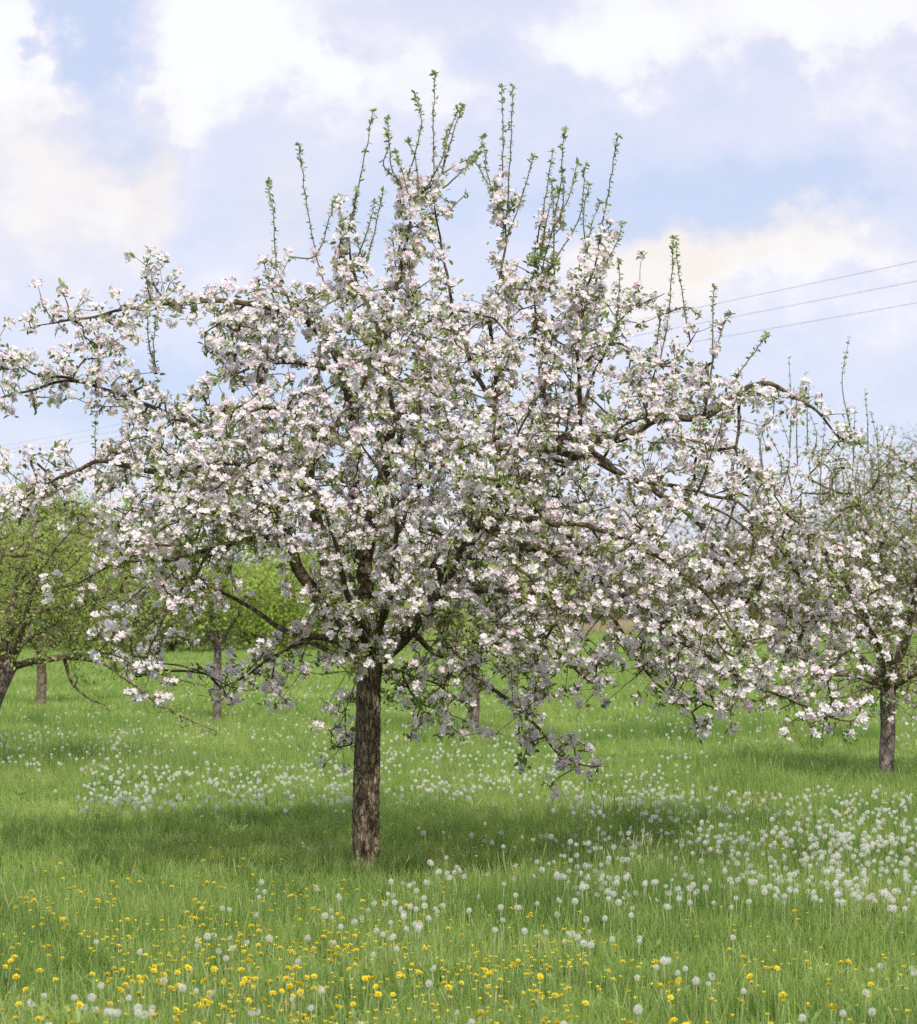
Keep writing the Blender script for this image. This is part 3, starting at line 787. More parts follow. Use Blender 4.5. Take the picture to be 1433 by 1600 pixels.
        gl = Geo(); ax = norm(tan * 0.9 + r.normal(size=tan.shape) * 0.25)
        top = u > 0.82
        leaf_clusters(gl, c[ii][top] - off, ax[top], r, 2, 4, 0.034, 'leaf', 0.003, 0.7, 0.5, 0.16)
        leaf_clusters(gl, c[ii][~top] - off, ax[~top], r, 2, 4, 0.030, 'leaf', 0.003, 0.9, 0.5, 0.18)
        leaf_clusters(gl, np.repeat(c[-1:], 2, 0) - off, np.repeat(tan[:1] if len(tan) else [[0, 0, 1.]], 2, 0), r, 3, 5, 0.036, 'leaf', 0.002, 0.8, 0.6, 0.1)
        gl.build('foliage', M['shoot_leaf'], so)
        low = (u < 0.34) & (u > 0.03) & (r.random(len(u)) < 0.30)
        if low.any():
            gb = Geo(); blossom_clusters(gb, c[ii][low] - off, norm(ax[low] * .3 + r.normal(size=(low.sum(), 3)) * .5), r, 2, 5, 0.95, 0.2, 1.0, 0.026)
            gb.build('blossom', [M['petal'], M['stamen']], so)
big_tree()

# ------------------------------------------------------------------ other trees
def skeleton(r, base, height, lean, n_limb, reach, rise, r0, crotch, n_pts=7):
    """trunk curve and limb curves around it"""
    top = base + np.array([lean[0], lean[1], crotch])
    trunk = catmull(np.array([[*base, r0 * 1.25], [*(base + (top - base) * 0.12), r0 * 1.02], [*(base + (top - base) * 0.55 + np.array([lean[0] * -.05, 0, 0])), r0 * 0.93], [*top, r0 * 0.9]]), 0.05)
    limbs = []
    a0 = r.uniform(0, 6.28)
    for k in range(n_limb):
        a = a0 + k * 2.399 + r.normal() * 0.25
        el = r.uniform(*rise); L = reach * r.uniform(0.8, 1.15)
        pts = [[*(top - np.array([0, 0, r.uniform(0, 0.1)])), r0 * 0.6]]
        p = top.copy(); d = np.array([math.cos(a) * math.cos(el), math.sin(a) * math.cos(el), math.sin(el)])
        for q in range(n_pts):
            d = norm(d + r.normal(size=3) * 0.16 + np.array([0, 0, 0.05]))
            p = p + d * L / n_pts; t = (q + 1) / n_pts
            pts.append([*p, r0 * 0.6 * (1 - t) + 0.006])
        limbs.append(catmull(np.array(pts), 0.06))
    leader = [[*top, r0 * 0.75]]; p = top.copy(); hh = height - crotch
    for q in range(5):
        p = p + np.array([r.normal() * 0.06, r.normal() * 0.06, hh * 0.17]); leader.append([*p, r0 * 0.75 * (1 - (q + 1) / 5) + 0.006])
    limbs.append(catmull(np.array(leader), 0.06))
    return trunk, limbs

def wood_nodes(limbs, skip=4, every=2):
    n, d, p = [], [], []
    for c in limbs:
        t = norm(np.gradient(c[:, :3], axis=0))
        for k in range(skip, len(c), every): n.append(c[k, :3]); d.append(t[k]); p.append(0.1 * c[k, 3] / .02)
    return np.array(n), np.array(d), np.array(p)

def crown_points(r, n, centre, rad, power=0.5, clump=0.35, freq=1.6, low=-1.0, seed=0.0):
    """points through a rounded volume, gathered into clumps with open gaps between"""
    out = []; centre = np.array(centre); rad = np.array(rad)
    while len(out) < n:
        d = norm(r.normal(size=3)); s = r.random() ** power
        edge = 1 + 0.28 * mnoise.noise(Vector(d * 1.7 + seed))
        p = d * s * edge
        if p[2] < low: continue
        q = centre + p * rad
        if mnoise.noise(Vector(q * freq / max(rad) * 1.6 + seed)) < clump * (r.random() * 2 - 1) - 0.1: continue
        out.append(q)
    return np.array(out)

def grown_tree(name, label, group, base, trunk, limbs, att, r, bark_m, trunk_m, fill, r1=0.0022, wig=0.012, sides=4, maxr=0.02, one_wood=False, cat='tree', trunk_sides=20, shoots=()):
    root = empty(name, label, cat, group, tuple(base))
    g = Geo(); v, f = tube(trunk[:, :3] - base, trunk[:, 3], trunk_sides)
    nn = len(trunk) * trunk_sides
    ctr = np.repeat(trunk[:, :3] - base, trunk_sides, 0); d = v[:nn] - ctr
    amp = np.array([1 + 0.16 * mnoise.noise(Vector((*(d[i] * 12)[:2], v[i, 2] * 3))) for i in range(nn)]); v[:nn] = ctr + d * amp[:, None]
    g.add(v, f); g.build('trunk', trunk_m, root)
    nodes, ndir, npath = wood_nodes(limbs)
    parent, order, adir = grow(nodes, ndir, att, 0.1, npath)
    nN = len(nodes); allp = np.vstack([nodes, att]); runs, size = chains(parent, order, nN)
    g = Geo()
    for k, c in enumerate(limbs):
        q = wiggle(c, 0.02, 0.2, k + r.uniform(0, 99)); v, f = tube(q[:, :3] - base, q[:, 3], 7); g.add(v, f)
    twig_tubes(g, runs, size, allp - base, r, r1, sides, wig, 0.07, 0.7, maxr)
    g.build('branches', bark_m, root)
    axis = norm(adir[nN:] * 0.6 + r.normal(size=att.shape) * 0.5 + np.array([0, -0.1, 0.4]))
    fill(root, att - base, axis, r, allp, base)
    return root

def vertical_shoots(root, starts, base, r, mat_leaf, lean=0.12, lo=0.35, hi=0.8, pts=None, leaf=0.034):
    for s in starts:
        L = r.uniform(lo, hi)
        c = catmull(np.array([s, s + np.array([r.normal() * lean * L * .5, r.normal() * lean * L * .5, L * 0.5]), s + np.array([r.normal() * lean * L, r.normal() * lean * L, L])]), 0.05)
        t = np.linspace(0, 1, len(c)); g = Geo(); v, f = tube(c - base, 0.005 * (1 - t) + 0.002, 5); g.add(v, f)
        so = g.build('water_shoot', M['shoot'], root)
        ii = r.integers(1, len(c), int(L / 0.03)); gl = Geo()
        leaf_clusters(gl, c[ii] - base, np.tile([0, 0, 1.], (len(ii), 1)), r, 2, 3, leaf, 'leaf', 0.005, 0.8, 0.5)
        gl.build('foliage', mat_leaf, so)

def gpt(px, py, z=0.1):
    """ground position whose grass top shows at this pixel of the photograph"""
    Y = (H - z) * F / (py - HY); x = (px - CX) * Y / F
    return np.array([x, Y, 0.0])

def right_apple():
    r = np.random.default_rng(5)
    base = gpt(1385, 1207); Y = base[1]
    def pp(x, y, d=0): return P(x, y, Y + d)
    top = pp(1388, 1075)
    trunk = catmull(np.array([[*base, .10], [*(base + (top - base) * .1), .082], [*(base + (top - base) * .6), .072], [*top, .075]]), .04)
    tr = [([(1388,1080,0),(1350,1060,-.2),(1300,1052,-.5),(1250,1060,-.7),(1200,1085,-.8),(1160,1105,-.8)], .03), ([(1388,1075,0),(1340,1020,.2),(1290,980,.4),(1230,950,.5),(1180,930,.5)], .035),
          ([(1390,1070,0),(1350,960,-.3),(1300,880,-.6),(1250,820,-.8),(1215,770,-.8)], .035), ([(1390,1070,0),(1385,980,.2),(1370,880,.4),(1340,800,.5),(1320,730,.5)], .04),
          ([(1392,1072,0),(1420,980,-.3),(1440,880,-.7),(1450,780,-.8),(1440,700,-.8)], .04), ([(1392,1075,0),(1450,1020,.3),(1520,960,.5),(1600,900,.6),(1650,850,.6)], .035),
          ([(1390,1078,0),(1440,1050,-.4),(1510,1040,-.8),(1580,1050,-1.0),(1640,1080,-1.1)], .03), ([(1388,1075,0),(1380,1030,-.6),(1360,980,-1.2),(1320,950,-1.6)], .03),
          ([(1390,1072,0),(1410,1000,.7),(1420,920,1.2),(1430,850,1.5)], .03), ([(1390,1070,0),(1460,900,.2),(1530,820,.2),(1580,740,.2)], .03),
          ([(1330,1010,.2),(1300,1040,.5),(1250,1090,.7),(1215,1110,.7)], .015), ([(1390,1076,0),(1350,1075,-.6),(1310,1095,-1),(1285,1120,-1.1)], .014)]
    limbs = []
    for pts, ra in tr:
        c = catmull(np.array([pp(*p) for p in pts]), .06); t = np.linspace(0, 1, len(c))[:, None]
        limbs.append(np.hstack([c, ra * (1 - t) + .006]))
    cz = pp(1390, 900)
    att = crown_points(r, 1900, (cz[0], Y, cz[2] + .08), (1.68, 1.55, 1.40), 0.45, 0.3, 2.4, -1, 3.3)
    low = np.array([pp(r.normal(1385, 110), r.normal(1080, 28), r.normal() * .7) for _ in range(170)])
    att = np.vstack([att, low]); att = att[att[:, 2] > 0.62]
    def fill(root, a, ax, r, allp, b):
        k = r.random(len(a)); s = k < 0.44
        g = Geo(); blossom_clusters(g, a[s], ax[s], r, 3, 6, 1.0, 0.25, 2.4, 0.036); g.build('blossom', [M['petal'], M['stamen']], root)
        g = Geo(); leaf_clusters(g, a, ax, r, 3, 7, 0.046, 'leaf', 0.03, 0.8, 0.66); g.build('foliage', M['leaf'], root)
        up = [p for p in allp[r.permutation(len(allp))] if p[2] > 2.5][:30]
        vertical_shoots(root, up, b, r, M['shoot_leaf'], 0.1, 0.4, 1.0)
        up = [p for p in allp[r.permutation(len(allp))] if 1.9 < p[2] < 2.5][:14]
        vertical_shoots(root, up, b, r, M['shoot_leaf'], 0.14, 0.4, 0.9)
    grown_tree('apple_tree', 'smaller apple tree with pinkish blossom and brown twigs at the right edge', None, base, trunk, limbs, att, r, M['brown_bark'], M['grey_bark'], fill, 0.0024, 0.02, 4)
right_apple()

def left_apple():
    r = np.random.default_rng(9)
    base = gpt(-46, 1195); Y = base[1]
    def pp(x, y, d=0): return P(x, y, Y + d)
    trunk = catmull(np.array([[*base, .11], [*pp(-42, 1180), .090], [*pp(-15, 1110), .080], [*pp(6, 1060), .080], [*pp(18, 1036), .082]]), .04)
    tr = [([(20,1042,0),(70,1030,-.2),(120,1027,-.4),(165,1037,-.6),(200,1062,-.7),(240,1095,-.8),(290,1120,-.9),(338,1144,-1.0)], .035), ([(100,1030,-.3),(112,1062,-.35),(130,1085,-.4),(150,1098,-.45),(165,1102,-.5)], .016),
          ([(20,1040,0),(70,1030,.4),(140,1022,.8),(210,1040,1),(270,1060,1.1),(320,1072,1.2)], .03), ([(16,1040,0),(15,990,-.2),(40,965,-.4),(98,948,-.6),(140,953,-.8),(165,980,-.9),(172,1010,-.9)], .03),
          ([(15,1040,0),(40,1000,.2),(90,970,.3),(140,940,.5),(190,925,.6),(235,930,.6)], .035), ([(18,1038,0),(35,980,-.5),(60,900,-.9),(100,840,-1.1),(150,800,-1.2)], .035), ([(14,1038,0),(20,940,.1),(40,860,.2),(70,790,.3),(95,740,.3)], .035),
          ([(10,1038,0),(-10,960,-.3),(-20,880,-.6),(0,800,-.9)], .035), ([(8,1040,0),(-50,980,.2),(-110,920,.4),(-170,870,.5)], .04), ([(8,1042,0),(-60,1020,-.4),(-130,1020,-.8),(-190,1040,-1)], .035),
          ([(14,1038,0),(50,960,.6),(100,880,1.1),(140,820,1.4)], .03)]
    limbs = []
    for pts, ra in tr:
        c = catmull(np.array([pp(*p) for p in pts]), .06); t = np.linspace(0, 1, len(c))[:, None]
        limbs.append(np.hstack([c, ra * (1 - t) + .005]))
    cz = pp(40, 900)
    att = crown_points(r, 1700, (cz[0], Y, cz[2]), (1.65, 1.5, 1.05), 0.5, 0.4, 2.4, -1, 8.1)
    att = att[att[:, 2] > 1.15]
    ex = np.array([p + r.normal(size=3) * 0.07 for c in limbs[:5] for p in c[len(c) // 3:, :3] for _ in range(2)])
    att = np.vstack([att, ex])
    def fill(root, a, ax, r, allp, b):
        g = Geo(); leaf_clusters(g, a, ax, r, 4, 8, 0.046, 'leaf', 0.05, 0.8, 0.66, 0.18); g.build('foliage', M['green_leaf'], root)
        s = r.random(len(a)) < 0.015
        g = Geo(); blossom_clusters(g, a[s], ax[s], r, 1, 3, 1.0, 0.3, 2.0, 0.03); g.build('blossom', [M['petal'], M['stamen']], root)
    grown_tree('apple_tree', 'leaning green apple tree with long drooping bare branches at the left edge', None, base, trunk, limbs, att, r, M['brown_bark'], M['grey_bark'], fill, 0.0026, 0.025, 4)
left_apple()

def leafy_tree(name, label, group, base, height, crotch, rad, cz, n, seed, leaf_m, leaf=0.055, r0=0.07, k=(5, 9), trunk_m='grey_bark', lean=(0, 0), clump=0.3, reach=None, cat='tree', shape='card', low=-1.0, tint=0.5, r1=0.0028, nl=7, spread=0.06):
    r = np.random.default_rng(seed)
    trunk, limbs = skeleton(r, base, height, lean, nl, reach or rad[0] * 0.8, (0.25, 1.0), r0, crotch)
    att = crown_points(r, n, (base[0] + lean[0], base[1] + lean[1], cz), rad, 0.45, clump, 2.2, low, seed * 1.37)
    def fill(root, a, ax, r, allp, b):
        g = Geo(); leaf_clusters(g, a, ax, r, k[0], k[1], leaf, shape, spread, 0.8, tint + 0.17, 0.2); g.build('foliage', M[leaf_m], root)
    return grown_tree(name, label, group, base, trunk, limbs, att, r, M['brown_bark'], M[trunk_m], fill, r1, 0.02, 3, cat=cat, trunk_sides=14)

leafy_tree('young_tree', 'green leafy orchard tree with a dark straight trunk behind the leaning apple tree', None, gpt(65, 1100), 3.6, 1.0, (1.7, 1.5, 1.35), 2.55, 900, 31, 'green_leaf', 0.06, 0.085, trunk_m='brown_bark')
leafy_tree('young_tree', 'small round bright green tree on a thin trunk left of the big trunk', None, gpt(340, 1122), 2.7, 1.2, (0.95, 0.9, 0.82), 1.98, 620, 32, 'fresh_leaf', 0.065, 0.06, low=-0.75)
leafy_tree('young_tree', 'light green tree with a grey trunk just right of the big trunk', None, gpt(740, 1147), 2.9, 1.0, (1.15, 1.1, 1.0), 1.95, 520, 33, 'fresh_leaf', 0.05, 0.078, clump=0.5)

# bushes and trees along the far left edge of the meadow
for px, py, Y, hh, ww, kind, lab in (
        (470, 1014, 88, 4.2, 3.2, 'fresh_leaf', 'bright green bush at the meadow edge close behind the small round tree'),
        (395, 1016, 85, 3.4, 2.3, 'fresh_leaf', 'low fresh green bush at the meadow edge between two taller bushes'),
        (545, 1012, 92, 4.8, 2.8, 'green_leaf', 'mid green bush at the meadow edge hidden partly by the big trunk'),
        (270, 1018, 82, 3.0, 2.8, 'dull_leaf', 'dark green bush at the meadow edge left of the small round tree'),
        (190, 1016, 86, 5.2, 3.0, 'green_leaf', 'tall green bush at the meadow edge right of the dark straight trunk'),
        (110, 1014, 90, 6.0, 3.4, 'green_leaf', 'green tree at the meadow edge behind the dark straight trunk'),
        (10, 1014, 90, 5.4, 3.2, 'fresh_leaf', 'yellow green tree at the meadow edge behind the leaning apple tree'),
        (-90, 1014, 92, 6.0, 3.6, 'green_leaf', 'green tree at the meadow edge just outside the left border')):
    x = (px - CX) * Y / F
    leafy_tree('edge_bush', lab, 'green bushes along the left meadow edge', np.array([x, Y, 0.]), hh, 0.35, (ww, ww * 0.8, hh * 0.52), hh * 0.5, 1000, int(px + 200), kind, 0.15, 0.10, (7, 11), 'brown_bark', cat='bush', r1=0.006, spread=0.22, clump=0.25)

def bare_tree(name, label, group, base, hh, ww, seed, leaf_m='olive_bud', n=420, leaf=0.16, k=(3, 6), r0=0.16, tint=0.5):
    r = np.random.default_rng(seed)
    trunk, limbs = skeleton(r, base, hh, (r.normal() * .3, 0), 8, ww * 0.9, (0.5, 1.25), r0, hh * 0.22)
    att = crown_points(r, n, (base[0], base[1], hh * 0.58), (ww, ww, hh * 0.45), 0.5, 0.3, 2.0, -1, seed * .77)
    def fill(root, a, ax, r, allp, b):
        g = Geo(); leaf_clusters(g, a, ax, r, k[0], k[1], leaf, 'card', 0.35, 0.8, tint, 0.2); g.build('foliage', M[leaf_m], root)
    return grown_tree(name, label, group, base, trunk, limbs, att, r, M['wood_bark'], M['wood_bark'], fill, 0.011, 0.08, 3, 0.09, trunk_sides=8)

def copy_tree(o, loc, rot, sc, label, group):
    c = o.copy(); col.objects.link(c); c.location = loc; c.rotation_euler = (0, 0, rot); c.scale = sc
    c['label'] = label; c['group'] = group
    for ch in o.children:
        d = ch.copy(); col.objects.link(d); d.parent = c
    return c

def wood():
    r = np.random.default_rng(77)
    lab = 'bare brown tree in the row of the wood behind the meadow'; grp = 'bare trees of the wood edge'
    protos = [bare_tree('bare_tree', lab, grp, np.array([(px - CX) * 160 / F, 160., 0]), hh, ww, 200 + i, n=n, leaf=lf) for i, (px, hh, ww, n, lf) in enumerate(((960, 11.0, 3.2, 430, .17), (1120, 9.5, 3.6, 460, .18), (1190, 10.0, 2.8, 420, .16)))]
    for i, px in enumerate(range(520, 1640, 44)):
        if px in (960,): continue
        Y = 158 + r.uniform(-3, 14) + (i % 2) * 7
        s = r.uniform(0.75, 1.0)
        copy_tree(protos[i % 3], ((px + r.normal() * 10 - CX) * Y / F, Y, 0), r.uniform(0, 6.28), (s, s, s * r.uniform(0.9, 1.05)), lab, grp)
    for px, Y, hh, ww, m, lb in ((1345, 118, 10.4, 3.4, 'dull_leaf', 'tall blue green tree rising above the right hand apple tree'), (1440, 122, 11.6, 3.4, 'dull_leaf', 'tall pale green tree at the right border behind the apple tree'),
                                 (1255, 128, 8.0, 3.0, 'olive_bud', 'brownish tree behind the upright shoots of the right hand apple tree'), (140, 120, 7.6, 2.6, 'olive_bud', 'brownish round topped tree rising behind the left green bushes'), (235, 126, 7.0, 2.6, 'olive_bud', 'olive brown tree behind the left green bushes, hidden by blossom')):
        bare_tree('wood_tree', lb, 'trees behind the orchard', np.array([(px - CX) * Y / F, Y, 0.]), hh, ww, px, m, 620, 0.15, (5, 9), 0.14, 0.6)
    # brushwood between the stems, one uncountable mass
    g = Geo(); n = 8200
    Yb = r.uniform(156, 185, n); xb = r.uniform(-26, 48, n); hb = r.uniform(0.6, 3.6, n) + 6.5 * (Yb > 166) * r.random(n)
    c = np.stack([xb, Yb, hb * r.random(n) ** 0.7], 1)
    leaf_clusters(g, c, np.tile([0, 0, 1.], (n, 1)), r, 5, 8, 0.42, 'card', 0.4, 0.6, 0.35, 0.25)
    for i in range(900):
        s = np.array([xb[i], Yb[i], 0]); e = s + np.array([r.normal() * .5, r.normal() * .3, r.uniform(2, 7)])
        v, f = tube(np.array([s, (s + e) / 2 + r.normal(size=3) * .15, e]), [.05, .04, .015], 3); g.add(v, f, 0.3)
    o = g.build('brushwood', M['olive_bud']); o['kind'] = 'stuff'; o['label'] = 'brown brushwood filling the wood edge behind the meadow'; o['category'] = 'undergrowth'
    # left wood edge undergrowth
    g = Geo(); n = 3000
    xb = r.uniform(-30, -2, n); Yb = r.uniform(94, 112, n); hb = r.uniform(0.5, 4.2, n)
    c = np.stack([xb, Yb, hb * r.random(n) ** .6], 1)
    leaf_clusters(g, c, np.tile([0, 0, 1.], (n, 1)), r, 6, 9, 0.26, 'card', 0.35, 0.6, 0.4, 0.25)
    o = g.build('undergrowth', M['dull_leaf']); o['kind'] = 'stuff'; o['label'] = 'dull green undergrowth behind the bushes at the left meadow edge'; o['category'] = 'undergrowth'
wood()

# ------------------------------------------------------------------ overhead wires
for (yr, yl), lab in zip(((404, 697), (435, 704), (469, 710)), ('highest of the three thin overhead wires crossing the sky', 'middle one of the three thin overhead wires crossing the sky', 'lowest of the three thin overhead wires crossing the sky')):
    a = P(1433, yr, 70); b = P(0, yl, 150)
    ext = a + (a - b) * 0.5; ext2 = b + (b - a) * 0.4
    t = np.linspace(0, 1, 80)[:, None]
    c = ext * (1 - t) + ext2 * t
    c[:, 2] -= 0.62 * (4 * t[:, 0] * (1 - t[:, 0])) - 0.40
    g = Geo(); v, f = tube(c, np.full(80, 0.0075), 5); g.add(v, f)
    o = g.build('overhead_wire', M['cable']); o['label'] = lab; o['category'] = 'wire'; o['group'] = 'overhead wires'


# ------------------------------------------------------------------ grass (uncountable: one object each, scattered tufts)
def blade(g, r, x, y, hgt, wid, lean, tint, segs=3):
    a = r.uniform(0, 6.28); d = np.array([math.cos(a), math.sin(a)]); b = r.uniform(0, 6.28)
    sx, sy = math.cos(b), math.sin(b); vs = []
    for i in range(segs):
        t = i / segs; w = wid * (1 - 0.75 * t ** 1.5) / 2
        px, py, pz = x + d[0] * lean * t * t, y + d[1] * lean * t * t, hgt * (t - 0.12 * (lean / hgt) * t * t)
        vs += [(px - sx * w, py - sy * w, pz), (px + sx * w, py + sy * w, pz)]
    vs.append((x + d[0] * lean, y + d[1] * lean, hgt * (1 - 0.12 * lean / hgt)))
    q = [(2 * i, 2 * i + 1, 2 * i + 3, 2 * i + 2) for i in range(segs - 1)]; n = 2 * segs
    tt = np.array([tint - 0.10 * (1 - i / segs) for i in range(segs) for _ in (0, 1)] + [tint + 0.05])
    g.add(vs, [np.array(q), np.array([(n - 2, n - 1, n)])], np.clip(tt, 0, 1))

def tuft(seed, n, radius, h, w, tint, culm=0):
    r = np.random.default_rng(seed); g = Geo()
    for _ in range(n):
        a, d = r.uniform(0, 6.28), radius * math.sqrt(r.random())
        hh = h * r.uniform(0.45, 1.1)
        dry = r.random() < 0.006
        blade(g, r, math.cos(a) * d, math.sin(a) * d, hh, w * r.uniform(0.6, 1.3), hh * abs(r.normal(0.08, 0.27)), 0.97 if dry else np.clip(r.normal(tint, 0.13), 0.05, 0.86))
    for _ in range(culm):
        a, d = r.uniform(0, 6.28), radius * math.sqrt(r.random()); x, y = math.cos(a) * d, math.sin(a) * d
        hh = h * r.uniform(1.0, 1.3); lx, ly = r.normal(size=2) * 0.035 * hh / .2
        v, f = tube([(x, y, 0), (x + lx * .3, y + ly * .3, hh * .6), (x + lx, y + ly, hh)], [.0013, .0012, .0009], 3); g.add(v, f, 0.72)
        v, f = tube([(x + lx * .8, y + ly * .8, hh * .86), (x + lx * .95, y + ly * .95, hh * .95), (x + lx * 1.15, y + ly * 1.15, hh * 1.08)], [.0012, .0032, .001], 4); g.add(v, f, 0.92)
    return bpy.data.objects.new('grass_tuft', g.mesh('grass_tuft', M['grass']))

def broad_tuft(seed):
    """rosette of toothed dandelion leaves among short blades"""
    r = np.random.default_rng(seed); g = Geo()
    for k in range(9):
        a = r.uniform(0, 6.28); L = r.uniform(.12, .20); c, s_ = math.cos(a), math.sin(a); vs = []; n = 7; el = r.uniform(.7, 1.25)
        for i in range(n):
            t = i / (n - 1); w = .016 * math.sin(math.pi * (0.12 + 0.85 * t)) * (1.25 if i % 2 else .6); rr = L * t * math.cos(el) + .04 * t * t; z = L * t * math.sin(el) - .05 * t * t
            vs += [(c * rr - s_ * w, s_ * rr + c * w, z + w * .4), (c * rr, s_ * rr, z), (c * rr + s_ * w, s_ * rr - c * w, z + w * .4)]
        q = [(3 * i + j, 3 * i + j + 1, 3 * i + j + 4, 3 * i + j + 3) for i in range(n - 1) for j in (0, 1)]
        g.add(vs, [np.array(q)], r.uniform(.3, .6))
    for _ in range(30):
        a, d = r.uniform(0, 6.28), .12 * math.sqrt(r.random()); hh = r.uniform(.1, .22)
        blade(g, r, math.cos(a) * d, math.sin(a) * d, hh, .004, hh * abs(r.normal(.05, .25)), r.uniform(.4, .75))
    return bpy.data.objects.new('rosette_tuft', g.mesh('rosette_tuft', M['grass']))

def scatter(name, protos, pos, rot, scl, idx, label, cat):
    """one object whose points carry copies of the given shapes"""
    me = bpy.data.meshes.new(name); n = len(pos)
    me.vertices.add(n); me.vertices.foreach_set('co', np.asarray(pos, np.float32).ravel())
    for nm, ty, arr, key in (('turn', 'FLOAT_VECTOR', rot, 'vector'), ('size', 'FLOAT_VECTOR', scl, 'vector'), ('pick', 'INT', idx, 'value')):
        a = me.attributes.new(nm, ty, 'POINT'); a.data.foreach_set(key, np.asarray(arr, np.int32 if ty == 'INT' else np.float32).ravel())
    o = bpy.data.objects.new(name, me); col.objects.link(o)
    o['kind'] = 'stuff'; o['label'] = label; o['category'] = cat
    ng = bpy.data.node_groups.new(name, 'GeometryNodeTree')
    ng.interface.new_socket('Geometry', in_out='INPUT', socket_type='NodeSocketGeometry')
    ng.interface.new_socket('Geometry', in_out='OUTPUT', socket_type='NodeSocketGeometry')
    gi = ng.nodes.new('NodeGroupInput'); go = ng.nodes.new('NodeGroupOutput')
    inst = ng.nodes.new('GeometryNodeInstanceOnPoints'); inst.inputs['Pick Instance'].default_value = True
    jn = ng.nodes.new('GeometryNodeGeometryToInstance')
    for p in reversed(protos):
        oi = ng.nodes.new('GeometryNodeObjectInfo'); oi.inputs['Object'].default_value = p; oi.inputs['As Instance'].default_value = False
        ng.links.new(oi.outputs['Geometry'], jn.inputs[0])
    def attr(nm, ty):
        a = ng.nodes.new('GeometryNodeInputNamedAttribute'); a.data_type = ty; a.inputs['Name'].default_value = nm; return a.outputs[0]
    ng.links.new(gi.outputs[0], inst.inputs['Points']); ng.links.new(jn.outputs[0], inst.inputs['Instance'])
    ng.links.new(attr('pick', 'INT'), inst.inputs['Instance Index'])
    ng.links.new(attr('turn', 'FLOAT_VECTOR'), inst.inputs['Rotation']); ng.links.new(attr('size', 'FLOAT_VECTOR'), inst.inputs['Scale'])
    ng.links.new(inst.outputs[0], go.inputs[0])
    o.modifiers.new('scatter', 'NODES').node_group = ng
    return o

def field_points(r, y0, y1, dens, margin):
    """even random points over the part of the meadow between two distances that the camera side could see"""
    half = lambda Y: 0.2055 * Y + margin
    area = (half(y0) + half(y1)) * (y1 - y0); n = int(area * dens * 1.6)
    Y = r.uniform(y0, y1, n); X = r.uniform(-1, 1, n) * half(y1); k = np.abs(X) < half(Y)
    k &= r.random(n) < 1 / 1.6
    return np.stack([X[k], Y[k], np.zeros(k.sum())], 1)

def tall(p):
    """0..1 how tall and blue green the sward stands"""
    return np.array([0.5 + 0.9 * mnoise.noise(Vector((a * 0.42, b * 0.30, 4.2))) + 0.35 * mnoise.noise(Vector((a * 1.4, b * 1.1, 9.2))) for a, b, _ in p])

